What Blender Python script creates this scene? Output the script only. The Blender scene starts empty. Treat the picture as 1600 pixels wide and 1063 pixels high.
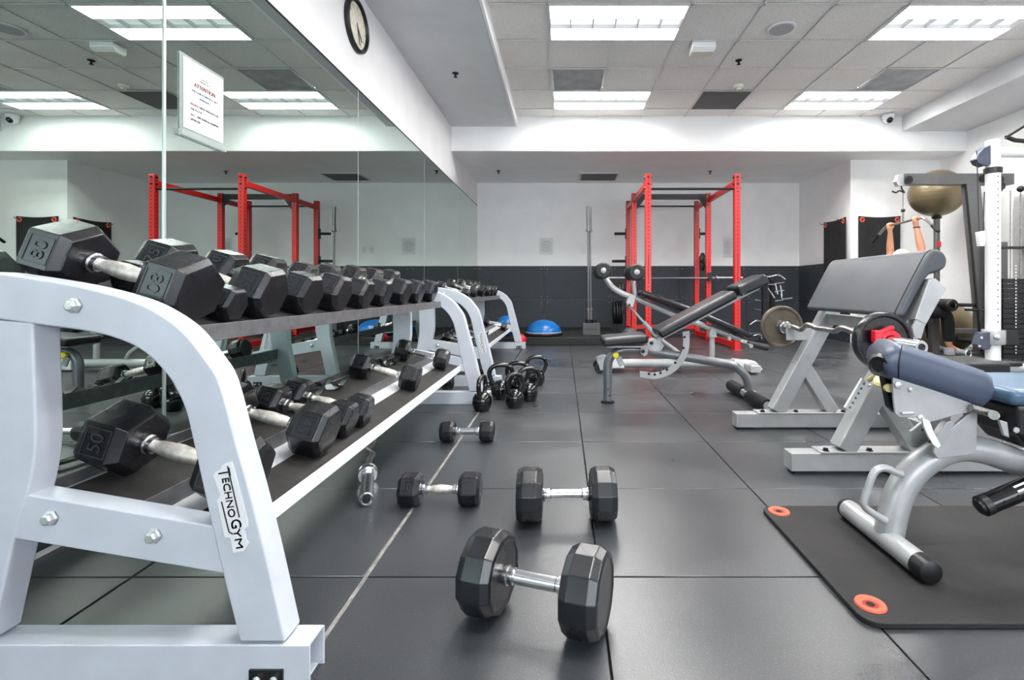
import bpy, math, random
from mathutils import Vector, Matrix
R = math.radians
random.seed(7)
SC = bpy.context.scene
COL = SC.collection

# ------------------------------------------------------------------ camera, world, light, exposure
FPX, VX, VY, EYE = 775.0, 880.0, 452.0, 0.80      # focal length in px of a 1600 px wide frame, vanishing point, eye height
cam_d = bpy.data.cameras.new('camera')
cam = bpy.data.objects.new('camera', cam_d); COL.objects.link(cam)
cam.location = (0, 0, EYE); cam.rotation_euler = (R(90), 0, 0)
cam_d.sensor_width = 36.0; cam_d.lens = FPX / 1600 * 36
cam_d.shift_x = -(VX - 800) / 1600; cam_d.shift_y = -(531.5 - VY) / 1600
cam_d.clip_start = 0.05
SC.camera = cam
w = bpy.data.worlds.new('world'); SC.world = w; w.use_nodes = True
w.node_tree.nodes['Background'].inputs[0].default_value = (0.78, 0.88, 1.0, 1)
w.node_tree.nodes['Background'].inputs[1].default_value = 1.0
al = bpy.data.lights.new('window_daylight', 'AREA'); al.shape = 'RECTANGLE'; al.size = 5.0; al.size_y = 1.7
al.energy = 78; al.color = (0.90, 0.95, 1.0)
alo = bpy.data.objects.new('window_daylight', al); COL.objects.link(alo)
alo.location = (2.0, -2.75, 1.75); alo.rotation_euler = (R(90), 0, 0)
LAMP = 24.0                                        # emission of the ceiling light panels
SC.view_settings.view_transform = 'Standard'; SC.view_settings.look = 'None'
SC.view_settings.gamma = 1.0; SC.view_settings.use_curve_mapping = False
SC.view_settings.exposure = 1.08

# ------------------------------------------------------------------ materials
def lin(c):
    return tuple((x / 12.92 if x <= 0.04045 else ((x + 0.055) / 1.055) ** 2.4) for x in (v / 255 for v in c))
MATS = {}
def mat(name, rgb, rough=0.5, metal=0.0, noise=0.0, scale=20.0, bump=0.0, bscale=200.0, rgb2=None, emit=0, coat=0.0, spec=0.5, rvar=0.0, alpha=1.0, trans=0.0):
    if name in MATS: return MATS[name]
    m = bpy.data.materials.new(name); m.use_nodes = True
    nt = m.node_tree; b = nt.nodes['Principled BSDF']
    c = (*lin(rgb), 1)
    b.inputs['Base Color'].default_value = c
    b.inputs['Roughness'].default_value = rough; b.inputs['Metallic'].default_value = metal
    b.inputs['Specular IOR Level'].default_value = spec
    b.inputs['Coat Weight'].default_value = coat; b.inputs['Alpha'].default_value = alpha
    b.inputs['Transmission Weight'].default_value = trans
    if emit:
        b.inputs['Emission Color'].default_value = c; b.inputs['Emission Strength'].default_value = emit
    tc = nt.nodes.new('ShaderNodeTexCoord')
    if noise or rvar:
        n = nt.nodes.new('ShaderNodeTexNoise'); n.inputs['Scale'].default_value = scale; n.inputs['Detail'].default_value = 6
        nt.links.new(tc.outputs['Object'], n.inputs['Vector'])
        if noise:
            r = nt.nodes.new('ShaderNodeValToRGB')
            c2 = (*lin(rgb2), 1) if rgb2 else tuple(min(1, x * (1 + noise)) for x in c[:3]) + (1,)
            c1 = tuple(x * (1 - noise) for x in c[:3]) + (1,) if not rgb2 else c
            r.color_ramp.elements[0].position = 0.35; r.color_ramp.elements[1].position = 0.68
            r.color_ramp.elements[0].color = c1; r.color_ramp.elements[1].color = c2
            nt.links.new(n.outputs['Fac'], r.inputs['Fac']); nt.links.new(r.outputs['Color'], b.inputs['Base Color'])
        if rvar:
            mr = nt.nodes.new('ShaderNodeMapRange'); mr.inputs['To Min'].default_value = rough - rvar; mr.inputs['To Max'].default_value = rough + rvar
            nt.links.new(n.outputs['Fac'], mr.inputs['Value']); nt.links.new(mr.outputs['Result'], b.inputs['Roughness'])
    if bump:
        n2 = nt.nodes.new('ShaderNodeTexNoise'); n2.inputs['Scale'].default_value = bscale; n2.inputs['Detail'].default_value = 3
        bp = nt.nodes.new('ShaderNodeBump'); bp.inputs['Strength'].default_value = bump; bp.inputs['Distance'].default_value = 0.002
        nt.links.new(tc.outputs['Object'], n2.inputs['Vector']); nt.links.new(n2.outputs['Fac'], bp.inputs['Height'])
        nt.links.new(bp.outputs['Normal'], b.inputs['Normal'])
    MATS[name] = m
    return m
def speckle(name, rgb, fleck, rough, scale, amount, big=0.25, bigscale=1.2, rv=0.1, bump=0.3):
    """base colour with fine flecks and large soft wear"""
    m = mat(name, rgb, rough); nt = m.node_tree; b = nt.nodes['Principled BSDF']
    tc = nt.nodes.new('ShaderNodeNewGeometry')
    f = nt.nodes.new('ShaderNodeTexNoise'); f.inputs['Scale'].default_value = scale; f.inputs['Detail'].default_value = 2
    g = nt.nodes.new('ShaderNodeTexNoise'); g.inputs['Scale'].default_value = bigscale; g.inputs['Detail'].default_value = 5
    for n in (f, g): nt.links.new(tc.outputs['Position'], n.inputs['Vector'])
    r = nt.nodes.new('ShaderNodeValToRGB'); r.color_ramp.elements[0].position = amount; r.color_ramp.elements[1].position = min(1, amount + .1)
    r.color_ramp.elements[0].color = (*lin(rgb), 1); r.color_ramp.elements[1].color = (*lin(fleck), 1)
    nt.links.new(f.outputs['Fac'], r.inputs['Fac'])
    mr = nt.nodes.new('ShaderNodeMapRange'); mr.inputs['From Min'].default_value = .3; mr.inputs['From Max'].default_value = .7
    mr.inputs['To Min'].default_value = 1 - big; mr.inputs['To Max'].default_value = 1 + big
    nt.links.new(g.outputs['Fac'], mr.inputs['Value'])
    mx = nt.nodes.new('ShaderNodeVectorMath'); mx.operation = 'SCALE'
    nt.links.new(r.outputs['Color'], mx.inputs[0]); nt.links.new(mr.outputs['Result'], mx.inputs['Scale'])
    nt.links.new(mx.outputs['Vector'], b.inputs['Base Color'])
    m2 = nt.nodes.new('ShaderNodeMapRange'); m2.inputs['From Min'].default_value = .3; m2.inputs['From Max'].default_value = .7
    m2.inputs['To Min'].default_value = rough - rv; m2.inputs['To Max'].default_value = rough + rv
    nt.links.new(g.outputs['Fac'], m2.inputs['Value']); nt.links.new(m2.outputs['Result'], b.inputs['Roughness'])
    bp = nt.nodes.new('ShaderNodeBump'); bp.inputs['Strength'].default_value = bump; bp.inputs['Distance'].default_value = 0.001
    nt.links.new(f.outputs['Fac'], bp.inputs['Height']); nt.links.new(bp.outputs['Normal'], b.inputs['Normal'])
    return m

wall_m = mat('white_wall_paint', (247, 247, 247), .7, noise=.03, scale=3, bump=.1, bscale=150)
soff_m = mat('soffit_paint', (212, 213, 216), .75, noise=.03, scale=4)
tile_m = speckle('ceiling_tile_mineral', (236, 234, 231), (198, 196, 194), .9, 90, .56, .05, 1.5, .02, .3)
grid_m = mat('ceiling_grid_metal', (222, 222, 222), .5)
floor_m = speckle('rubber_floor', (50, 52, 55), (84, 86, 90), .34, 260, .60, .20, 1.6, .09, .35)
floor_m.node_tree.nodes['Principled BSDF'].inputs['Specular IOR Level'].default_value = 1.0
under_m = mat('floor_underlay', (22, 22, 24), .9)
glue_m = mat('pale_floor_seam', (132, 130, 126), .9, noise=.3, scale=30)
dado_m = speckle('rubber_wall_panel', (46, 51, 59), (60, 66, 74), .6, 60, .55, .15, 2.0, .05, .3)
plat_m = speckle('platform_rubber', (20, 20, 22), (34, 33, 33), .55, 120, .6, .2, 2.0, .05, .3)
mirror_m = mat('mirror_glass', (188, 203, 197), .0, 1.0)
paint_m = mat('silver_grey_powder_coat', (190, 195, 204), .36, 0.0, noise=.05, scale=9, bump=.05, bscale=400, spec=.6)
silver_m = mat('silver_frame_paint', (170, 171, 172), .34, .25, noise=.08, scale=14, spec=.6)
greym_m = mat('metallic_grey_paint', (118, 120, 124), .34, .55, noise=.1, scale=18)
dkgrey_m = mat('grey_machine_paint', (98, 98, 98), .42, .3, noise=.05, scale=10)
white_m = mat('white_enamel', (228, 229, 231), .3)
lid_m = mat('shelf_lip_steel', (112, 112, 115), .4, .4, noise=.2, scale=30)
tray_m = mat('shelf_tray_paint', (198, 200, 203), .4)
srub_m = mat('shelf_rubber', (36, 34, 33), .7, noise=.4, scale=14, bump=.4, bscale=120)
chrome_m = mat('chrome', (222, 222, 224), .2, 1.0, noise=.08, scale=40)
steel_m = mat('worn_steel', (158, 155, 153), .3, .9, noise=.25, scale=60, bump=.3, bscale=300)
worn_m = mat('worn_knurled_grip', (206, 200, 192), .36, .7, noise=.25, scale=50, bump=.7, bscale=420)
bolt_m = mat('zinc_bolt', (205, 208, 208), .32, .7)
hex_m = mat('black_rubber_head', (18, 18, 21), .27, noise=.35, scale=12, rgb2=(31, 31, 35), rvar=.08, spec=.55)
ure_m = mat('black_urethane_head', (17, 18, 21), .28, noise=.35, scale=8, rgb2=(28, 29, 33), rvar=.1, spec=.6)
num_m = mat('moulded_number', (48, 48, 52), .35)
kb_m = mat('glossy_black_enamel', (6, 6, 8), .10, spec=.55, coat=.15)
blk_m = mat('black_plastic', (18, 18, 20), .4)
blkmetal_m = mat('black_metal', (26, 26, 29), .38, .3)
foam_m = mat('black_foam', (20, 20, 22), .55, bump=.9, bscale=90)
vinyl_m = mat('black_vinyl', (22, 23, 27), .34, noise=.15, scale=10, bump=.15, bscale=60)
glossv_m = mat('glossy_black_vinyl', (17, 17, 20), .2, bump=.5, bscale=18)
slate_m = mat('dark_slate_vinyl', (66, 69, 75), .46, noise=.12, scale=6, bump=.12, bscale=60)
blue_m = mat('slate_blue_vinyl', (62, 71, 90), .36, noise=.12, scale=5, bump=.12, bscale=25)
blue2_m = mat('pale_blue_vinyl', (76, 102, 128), .3, noise=.2, scale=6, bump=.3, bscale=20)
red_m = mat('red_powder_coat', (200, 20, 16), .34, spec=.6)
dark_m = mat('dark_hole', (14, 10, 10), .8)
matb_m = mat('black_exercise_mat', (17, 17, 18), .7, noise=.4, scale=7, rgb2=(32, 30, 30), bump=.6, bscale=160)
coral_m = mat('coral_plastic', (238, 96, 72), .45)
bosu_m = mat('blue_rubber', (0, 96, 168), .28)
ball_m = mat('bronze_vinyl', (124, 112, 86), .33, .45, noise=.1, scale=3)
iron_m = mat('weathered_iron_plate', (98, 88, 78), .5, .4, noise=.3, scale=14)
redp_m = mat('red_plastic', (214, 24, 44), .35)
yel_m = mat('yellow_plastic', (232, 206, 50), .4)
strap_m = mat('pale_yellow_strap', (224, 208, 150), .7)
paper_m = mat('white_paper', (222, 223, 224), .6)
acry_m = mat('clear_acrylic', (205, 216, 212), .15, alpha=.4)
ink_m = mat('black_ink', (20, 20, 22), .6)
oink_m = mat('orange_ink', (196, 70, 30), .6)
bink_m = mat('blue_ink', (30, 90, 150), .6)
gink_m = mat('grey_ink', (150, 150, 152), .6)
skin_m = mat('skin', (200, 142, 112), .5, noise=.06, scale=20)
hair_m = mat('blond_hair', (222, 204, 168), .6, noise=.15, scale=60, bump=.5, bscale=120)
pants_m = mat('black_cloth', (20, 20, 24), .85)
shirt_m = mat('pale_cloth', (205, 218, 232), .85)
shoe_m = mat('grey_shoe_mesh', (158, 160, 168), .7, noise=.2, scale=60)
vent_m = mat('dark_grille', (112, 112, 112), .6)
vent2_m = mat('aluminium_grille', (176, 178, 180), .42, .2, noise=.15, scale=6)
lens_m = mat('lit_panel', (255, 253, 250), .5, emit=LAMP)
basket_m = mat('lit_perforated_basket', (235, 235, 235), .6, emit=.42)
cream_m = mat('cream_plastic', (224, 220, 208), .5)
face_m = mat('clock_face', (222, 216, 200), .5, noise=.12, scale=25)

# ------------------------------------------------------------------ mesh building
ORG = {}
class MB:
    def __init__(s): s.v = []; s.f = []; s.mi = []; s.cur = 0
    def add(s, vs, fs):
        o = len(s.v); s.v += [tuple(p) for p in vs]
        for f in fs: s.f.append([i + o for i in f]); s.mi.append(s.cur)
        return s
    def box(s, x0, x1, y0, y1, z0, z1):
        return s.add([(x0,y0,z0),(x1,y0,z0),(x1,y1,z0),(x0,y1,z0),(x0,y0,z1),(x1,y0,z1),(x1,y1,z1),(x0,y1,z1)],
                     [(0,3,2,1),(4,5,6,7),(0,1,5,4),(1,2,6,5),(2,3,7,6),(3,0,4,7)])
    def bar(s, a, b, w, h, up=(0,0,1)):
        """box section w (across) x h (along up) from a to b"""
        a, b, up = Vector(a), Vector(b), Vector(up); d = (b - a).normalized()
        sd = d.cross(up).normalized(); u = sd.cross(d).normalized()
        q = [(-1,-1),(1,-1),(1,1),(-1,1)]
        vs = [p + sd * (i * w / 2) + u * (j * h / 2) for p in (a, b) for i, j in q]
        return s.add(vs, [(0,1,2,3),(7,6,5,4),(0,4,5,1),(1,5,6,2),(2,6,7,3),(3,7,4,0)])
    def prism(s, poly, a0, a1, plane='xz'):
        n = len(poly)
        def P(p, a): return {'xz': (p[0], a, p[1]), 'yz': (a, p[0], p[1]), 'xy': (p[0], p[1], a)}[plane]
        area = sum(poly[i][0] * poly[(i+1) % n][1] - poly[(i+1) % n][0] * poly[i][1] for i in range(n))
        if area < 0: poly = poly[::-1]
        vs = [P(p, a0) for p in poly] + [P(p, a1) for p in poly]
        fl = plane == 'xz'
        fs = [list(range(n)) if fl else list(range(n))[::-1], list(range(n, 2*n))[::-1] if fl else list(range(n, 2*n))]
        for i in range(n):
            j = (i + 1) % n
            fs.append([i, n+i, n+j, j] if fl else [i, j, n+j, n+i])
        return s.add(vs, fs)
    def tube(s, pts, r, n=12, caps=True, closed=False):
        pts = [Vector(p) for p in pts]; m = len(pts)
        rs = r if isinstance(r, (list, tuple)) else [r] * m
        T = []
        for i in range(m):
            a = pts[(i-1) % m] if (closed or i > 0) else pts[i]; b = pts[(i+1) % m] if (closed or i < m-1) else pts[i]
            T.append((b - a).normalized())
        ref = Vector((0,0,1)) if abs(T[0].z) < .9 else Vector((1,0,0))
        u = T[0].cross(ref).normalized(); vs = []
        for i in range(m):
            if i: 
                u = (u - T[i] * u.dot(T[i])).normalized()
            v = T[i].cross(u)
            for k in range(n):
                a = 2 * math.pi * k / n
                vs.append(pts[i] + (u * math.cos(a) + v * math.sin(a)) * rs[i])
        fs = []
        for i in range(m if closed else m - 1):
            j = (i + 1) % m
            for k in range(n):
                l = (k + 1) % n
                fs.append([i*n+k, i*n+l, j*n+l, j*n+k])
        if caps and not closed:
            fs.append(list(range(n))[::-1]); fs.append([(m-1)*n+k for k in range(n)])
        return s.add(vs, fs)
    def lathe(s, prof, org=(0,0,0), ax=(0,0,1), n=24, scale=(1,1), phase=0, closed=False):
        """prof: (radius, height) pairs"""
        ax = Vector(ax).normalized(); ref = Vector((0,0,1)) if abs(ax.z) < .9 else Vector((1,0,0))
        u = ref.cross(ax).normalized(); v = ax.cross(u); o = Vector(org); vs = []; m = len(prof)
        for r, h in prof:
            for k in range(n):
                a = 2 * math.pi * (k + phase) / n
                vs.append(o + ax * h + (u * math.cos(a) * scale[0] + v * math.sin(a) * scale[1]) * r)
        fs = []
        for i in range(m if closed else m - 1):
            j = (i + 1) % m
            for k in range(n):
                l = (k + 1) % n
                fs.append([i*n+k, i*n+l, j*n+l, j*n+k])
        if not closed:
            fs.append(list(range(n))[::-1]); fs.append([(m-1)*n+k for k in range(n)])
        return s.add(vs, fs)
    def ball(s, c, r, n=24, m=14, sz=1.0, cut=-1.0):
        pr = []
        for i in range(m + 1):
            a = -math.pi/2 + math.pi * i / m
            if math.sin(a) < cut: continue
            pr.append((max(r * math.cos(a), r * .01), r * sz * math.sin(a)))
        return s.lathe(pr, c, (0,0,1), n)
    def xf(s, M):
        s.v = [tuple(M @ Vector(p)) for p in s.v]; return s
    def mesh(s, name, mats, off=Vector((0,0,0)), ang=35):
        me = bpy.data.meshes.new(name)
        me.from_pydata([(p[0]-off[0], p[1]-off[1], p[2]-off[2]) for p in s.v], [], s.f)
        for m in (mats if isinstance(mats, (list, tuple)) else [mats]): me.materials.append(m)
        me.polygons.foreach_set('material_index', s.mi)
        me.polygons.foreach_set('use_smooth', [True] * len(s.f))
        me.set_sharp_from_angle(angle=R(ang))
        me.update(); return me
    def build(s, name, mats, parent=None, bevel=0, seg=2, ang=35, label=None, cat=None, group=None, kind=None, sub=0, base=None):
        if parent is None:
            if base is not None: off = Vector(base)
            elif kind == 'structure': off = Vector((0,0,0))
            else:
                xs = [p[0] for p in s.v]; ys = [p[1] for p in s.v]; zs = [p[2] for p in s.v]
                off = Vector(((min(xs)+max(xs))/2, (min(ys)+max(ys))/2, min(zs)))
        else: off = ORG[parent.name]
        me = s.mesh(name, mats, off, ang)
        o = bpy.data.objects.new(name, me); COL.objects.link(o)
        if parent is None: o.location = off
        else: o.parent = parent
        ORG[o.name] = off
        if bevel:
            b = o.modifiers.new('bevel', 'BEVEL'); b.width = bevel; b.segments = seg; b.limit_method = 'ANGLE'; b.angle_limit = R(30)
            b.harden_normals = True
        if sub:
            q = o.modifiers.new('sub', 'SUBSURF'); q.levels = sub; q.render_levels = sub
        tag(o, label, cat, group, kind)
        return o
def tag(o, label=None, cat=None, group=None, kind=None):
    if label: o['label'] = label
    if cat: o['category'] = cat
    if group: o['group'] = group
    if kind: o['kind'] = kind
    return o
def thing(name, label, cat, loc, group=None, rz=0):
    o = bpy.data.objects.new(name, None); COL.objects.link(o); o.location = loc; o.rotation_euler = (0, 0, rz)
    o.empty_display_size = .1
    ORG[o.name] = Vector(loc); return tag(o, label, cat, group)
def copy_tree(o, parent=None):
    c = o.copy(); COL.objects.link(c); c.parent = parent
    for ch in list(o.children): copy_tree(ch, c)
    return c
def at(px, py, Y):
    """picture measurement on the plane at depth Y -> metres"""
    return ((px - VX) * Y / FPX, Y, EYE - (py - VY) * Y / FPX)
def xz(px, py, Y=1.0):
    p = at(px, py, Y); return (p[0], p[2])
def smooth(pts, n=6, closed=False):
    """Catmull-Rom through pts (any dimension)"""
    out = []; m = len(pts); V = [Vector(p) for p in pts]
    for i in range(m if closed else m - 1):
        p0 = V[(i-1) % m] if (closed or i) else V[0]; p1 = V[i]; p2 = V[(i+1) % m]; p3 = V[(i+2) % m] if (closed or i+2 < m) else V[-1]
        for k in range(n):
            t = k / n
            out.append(.5 * ((2*p1) + (p2-p0)*t + (2*p0-5*p1+4*p2-p3)*t*t + (3*p1-p0-3*p2+p3)*t*t*t))
    if not closed: out.append(V[-1])
    return [tuple(p) for p in out]
def text_mb(body, h, origin, u, v, width=None, thick=.0006, align='CENTER', bold=0.0):
    """flat lettering: reading direction u, letter-up v, capital height h; origin is the centre of the line"""
    cu = bpy.data.curves.new('lettering', 'FONT'); cu.body = body; cu.size = 1; cu.align_x = align; cu.resolution_u = 3; cu.offset = bold
    ob = bpy.data.objects.new('lettering', cu); COL.objects.link(ob)
    dg = bpy.context.evaluated_depsgraph_get(); me = bpy.data.meshes.new_from_object(ob.evaluated_get(dg))
    vs = [x.co.copy() for x in me.vertices]; fs = [list(p.vertices) for p in me.polygons]
    bpy.data.objects.remove(ob); bpy.data.curves.remove(cu); bpy.data.meshes.remove(me)
    mb = MB()
    if not vs: return mb
    x0 = min(p.x for p in vs); x1 = max(p.x for p in vs)
    sy = h / .7; sx = (width / (x1 - x0)) if width else sy
    u = Vector(u).normalized(); v = Vector(v).normalized(); n = u.cross(v); o = Vector(origin)
    cx = (x0 + x1) / 2 if align == 'CENTER' else x0
    mb.add([o + u * ((p.x - cx) * sx) + v * ((p.y - .35) * sy) + n * thick for p in vs], fs)
    return mb
def merge(*ms):
    r = MB()
    for m in ms: r.add(m.v, m.f)
    return r

# ------------------------------------------------------------------ room shell
XL, XR, YB, YF = -1.56, 5.62, 8.99, -2.6
CEIL, BEAM_Y, BEAM_Z = 3.20, 6.91, 2.726
BLX, BLY = 4.28, 7.39
S = 'structure'
floor = MB().box(XL-.1, XR+.1, YF-.1, YB+.1, -.06, -.012).build('floor', under_m, kind=S)
wl = MB().box(XL-.12, XL, YF, YB, 0, CEIL+.2).build('wall_left', mat('left_wall_paint', (230, 230, 231), .7, noise=.03, scale=3), kind=S)
wb = MB().box(XL-.12, BLX, YB, YB+.12, 0, CEIL+.2).build('wall_back', wall_m, kind=S)
wr = MB().box(XR, XR+.12, YF, YB, 0, CEIL+.2).build('wall_right', wall_m, kind=S)
wn = MB().box(BLX, XR, BLY, YB+.12, 0, BEAM_Z).build('wall_alcove', wall_m, kind=S)
wf = (MB().box(XL-.12, -.6, YF-.12, YF, 0, CEIL+.2).box(4.6, XR+.12, YF-.12, YF, 0, CEIL+.2).box(-.6, 4.6, YF-.12, YF, 0, .85)
      .box(-.6, 4.6, YF-.12, YF, 2.65, CEIL+.2)).build('wall_front', wall_m, kind=S)
win = MB().box(-.6, 4.6, YF-.08, YF-.02, .85, .91).box(-.6, 4.6, YF-.08, YF-.02, 2.59, 2.65)
for x in (-.6, .66, 1.95, 3.25, 4.54): win.box(x, x+.06, YF-.08, YF-.02, .91, 2.59)
win.build('window_1', white_m, kind=S)
ceil = MB().box(XL-.1, XR+.1, YF-.1, YB+.1, CEIL+.13, CEIL+.2).build('ceiling', under_m, kind=S)
MB().box(XL, XR, BEAM_Y, YB, BEAM_Z, CEIL+.13).build('trim_1', [wall_m], kind=S)                 # bulkhead over the back of the room
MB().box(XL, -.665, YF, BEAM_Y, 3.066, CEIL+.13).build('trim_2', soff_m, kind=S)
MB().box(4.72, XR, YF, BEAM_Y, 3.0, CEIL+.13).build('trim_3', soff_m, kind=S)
MB().box(-.668, -.640, YF, BEAM_Y, 3.066, CEIL-.001).build('trim_4', wall_m, kind=S)
# floor tiles
TX = [XL] + [-.55 + .65*k - .65 for k in range(0, 11)] + [XR]
TY = [YF] + [y for y in (1.378 + .61*k for k in range(-6, 13)) if YF < y < YB] + [YB]
_c = {}
def slab(w, d, h, m, nm, bev=0):
    k = (round(w, 3), round(d, 3), nm)
    if k not in _c: _c[k] = MB().box(-w/2, w/2, -d/2, d/2, 0, h).mesh(nm, m)
    return _c[k]
def place(nm, me, loc, par, bev=0, rot=None, label=None):
    o = bpy.data.objects.new(nm, me); COL.objects.link(o); o.location = loc; o.parent = par
    if rot: o.rotation_euler = rot
    if bev:
        b = o.modifiers.new('bevel', 'BEVEL'); b.width = bev; b.segments = 1
    return o
for i in range(len(TX) - 1):
    for j in range(len(TY) - 1):
        x0, x1, y0, y1 = TX[i], TX[i+1], TY[j], TY[j+1]
        gx0 = .0025; gx1 = .0025
        if abs(x0 + .55) < .01: gx0 = .0065
        if abs(x1 + .55) < .01: gx1 = .0065
        if abs(x0 + 1.2) < .01: gx0 = .006
        dz = random.uniform(-.0006, .0006)
        place('floor_tile', slab(x1-x0-gx0-gx1, y1-y0-.005, .012, floor_m, 'floor_tile'), ((x0+gx0+x1-gx1)/2, (y0+y1)/2, -.012+dz), floor, .0012)
MB().box(-.556, -.544, .3, 4.4, -.012, -.0022).build('seam_filler', glue_m, floor)
# ceiling: grid of tiles, lights, vents
GX = [-.64] + [-.136 + .61*k for k in range(0, 8)] + [4.72]
GY = [YF] + [4.18 + .61*k for k in range(-11, 5)] + [BEAM_Y]
GY = [y for y in GY if y >= YF]
lights, special = set(), {}
for r0 in (.52, 2.35, 4.18, 6.01):
    for c0 in (1, 6):
        j = min(range(len(GY)), key=lambda q: abs(GY[q] - r0)); lights.add((c0, j)); special[(c0, j)] = special[(c0+1, j)] = 'light'
def row(y): return min(range(len(GY)), key=lambda q: abs(GY[q] - y))
special[(1, row(5.40))] = 'silver'; special[(4, row(6.01))] = 'dark'; special[(7, row(5.40))] = 'silver'
for i in range(len(GX) - 1):
    for j in range(len(GY) - 1):
        if (i, j) in special: continue
        x0, x1, y0, y1 = GX[i], GX[i+1], GY[j], GY[j+1]
        if y1 - y0 < .03: continue
        place('ceiling_tile', slab(x1-x0-.012, y1-y0-.012, .02, tile_m, 'ceiling_tile'), ((x0+x1)/2, (y0+y1)/2, CEIL+.011), ceil)
g = MB()
for x in GX[1:-1]:
    for j in range(len(GY)-1):                                   # the runner is interrupted by the long light panels
        if x in (GX[2], GX[7]) and special.get((1 if x == GX[2] else 6, j)) == 'light': continue
        g.box(x-.009, x+.009, GY[j], GY[j+1], CEIL, CEIL+.004)
for y in GY[1:-1]: g.box(-.64, 4.72, y-.011, y+.011, CEIL, CEIL+.0035)
g.build('ceiling_grid', grid_m, ceil)
def ceiling_light(x0, y0, lab):
    x1, y1 = x0 + 1.22, y0 + .61
    t = thing('ceiling_light', lab, 'ceiling light', ((x0+x1)/2, (y0+y1)/2, CEIL), 'recessed ceiling light panels')
    e = .022
    fr = MB().box(x0+.01, x1-.01, y0+.01, y0+e, CEIL-.004, CEIL+.02).box(x0+.01, x1-.01, y1-e, y1-.01, CEIL-.004, CEIL+.02)
    fr.box(x0+.01, x0+e, y0+e, y1-e, CEIL-.004, CEIL+.02).box(x1-e, x1-.01, y0+e, y1-e, CEIL-.004, CEIL+.02)
    fr.build('frame', white_m, t)
    D = .05
    MB().box(x0+e, x1-e, y0+e, y0+.225, CEIL+D, CEIL+D+.006).build('diffuser', lens_m, t)
    MB().box(x0+e, x1-e, y0+.385, y1-e, CEIL+D, CEIL+D+.006).build('diffuser', lens_m, t)
    MB().box(x0+e, x1-e, y0+.225, y0+.385, CEIL+.035, CEIL+.04).build('centre_basket', basket_m, t)
    h = MB().box(x0+e-.006, x0+e, y0+e, y1-e, CEIL+.02, CEIL+D).box(x1-e, x1-e+.006, y0+e, y1-e, CEIL+.02, CEIL+D)
    h.box(x0+e, x1-e, y0+e-.006, y0+e, CEIL+.02, CEIL+D).box(x0+e, x1-e, y1-e, y1-e+.006, CEIL+.02, CEIL+D).build('housing', white_m, t)
    for yy in (y0+.225, y0+.385): MB().box(x0+e, x1-e, yy-.004, yy+.004, CEIL, CEIL+D).build('side_blade', white_m, t)
    for k in range(1, 6):
        xx = x0 + 1.22*k/6; MB().box(xx-.004, xx+.004, y0+.229, y0+.381, CEIL-.002, CEIL+.035).build('cross_blade', white_m, t)
nm = {(1, row(4.18)): 'lit white ceiling panel above the floor dumbbells, nearer one left of the smoke alarms', (6, row(4.18)): 'lit white ceiling panel beside the right ceiling edge, nearer one',
      (1, row(6.01)): 'lit white ceiling panel against the bulkhead, beside the silver ceiling plate', (6, row(6.01)): 'lit white ceiling panel against the bulkhead near the dome camera'}
q = 0
for (c, j) in sorted(lights):
    q += 1
    ceiling_light(GX[c], GY[j], nm.get((c, j), 'lit white ceiling panel behind the camera over the ' + {1: 'aisle', 6: 'benches'}[c] + (', second row' if GY[j] > 1 else ', rear row')))
def vent(i, j, m, nm, lab):
    x0, x1, y0, y1 = GX[i]+.012, GX[i+1]-.012, GY[j]+.012, GY[j+1]-.012
    t = thing(nm, lab, 'vent', ((x0+x1)/2, (y0+y1)/2, CEIL))
    MB().box(x0, x1, y0, y1, CEIL+.012, CEIL+.02).build('backing', m, t)
    f = MB().box(x0, x1, y0, y0+.015, CEIL-.002, CEIL+.012).box(x0, x1, y1-.015, y1, CEIL-.002, CEIL+.012).box(x0, x0+.015, y0, y1, CEIL-.002, CEIL+.012).box(x1-.015, x1, y0, y1, CEIL-.002, CEIL+.012)
    f.build('rim', m, t)
    s = MB()
    for k in range(1, 24): 
        yy = y0 + (y1-y0)*k/24; s.bar((x0+.015, yy, CEIL+.006), (x1-.015, yy, CEIL+.006), .012, .002, (0, .5, 1))
    s.build('grille_slats', m, t, kind='stuff')
vent(1, row(5.40), vent2_m, 'ceiling_vent', 'silver square air vent in the ceiling between the two panels over the aisle')
vent(7, row(5.40), vent2_m, 'ceiling_vent', 'silver square air vent in the ceiling near the right ceiling edge')
vent(4, row(6.01), vent_m, 'ceiling_vent', 'dark square return grille in the ceiling beside the bulkhead')
t = thing('soffit_vent', 'grey rectangular vent in the low soffit above the upright barbells', 'vent', (.62, 8.0, BEAM_Z))
x0, y0, _ = .27, 8.15, 0
MB().box(.28, .93, 8.2, 8.75, BEAM_Z-.012, BEAM_Z).build('rim', soff_m, t)
s = MB()
for k in range(16): s.bar((.31, 8.24+.03*k, BEAM_Z-.016), (.9, 8.24+.03*k, BEAM_Z-.016), .018, .004, (0, .5, 1))
s.build('grille_slats', vent_m, t, kind='stuff')
def sprinkler(x, y, z, lab):
    t = thing('sprinkler_head', lab, 'sprinkler', (x, y, z))
    MB().lathe([(.034, 0), (.034, -.006), (.02, -.012)], (x, y, z), (0,0,1), 16).build('escutcheon', blkmetal_m, t)
    MB().lathe([(.011, -.01), (.011, -.035), (.02, -.04), (.02, -.045)], (x, y, z), (0,0,1), 12).build('deflector', blkmetal_m, t)
sprinkler(-1.13, 5.2, 3.066, 'black sprinkler head under the left soffit beside the clock wall')
sprinkler(1.84, 5.2, 3.2, 'black sprinkler head in the tiled ceiling in front of the smoke detector')
sprinkler(-1.05, 8.06, BEAM_Z, 'small black sprinkler head in the low soffit near the mirror corner')
sprinkler(2.4, 8.1, BEAM_Z, 'small black sprinkler head in the low soffit above the red rack')
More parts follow.
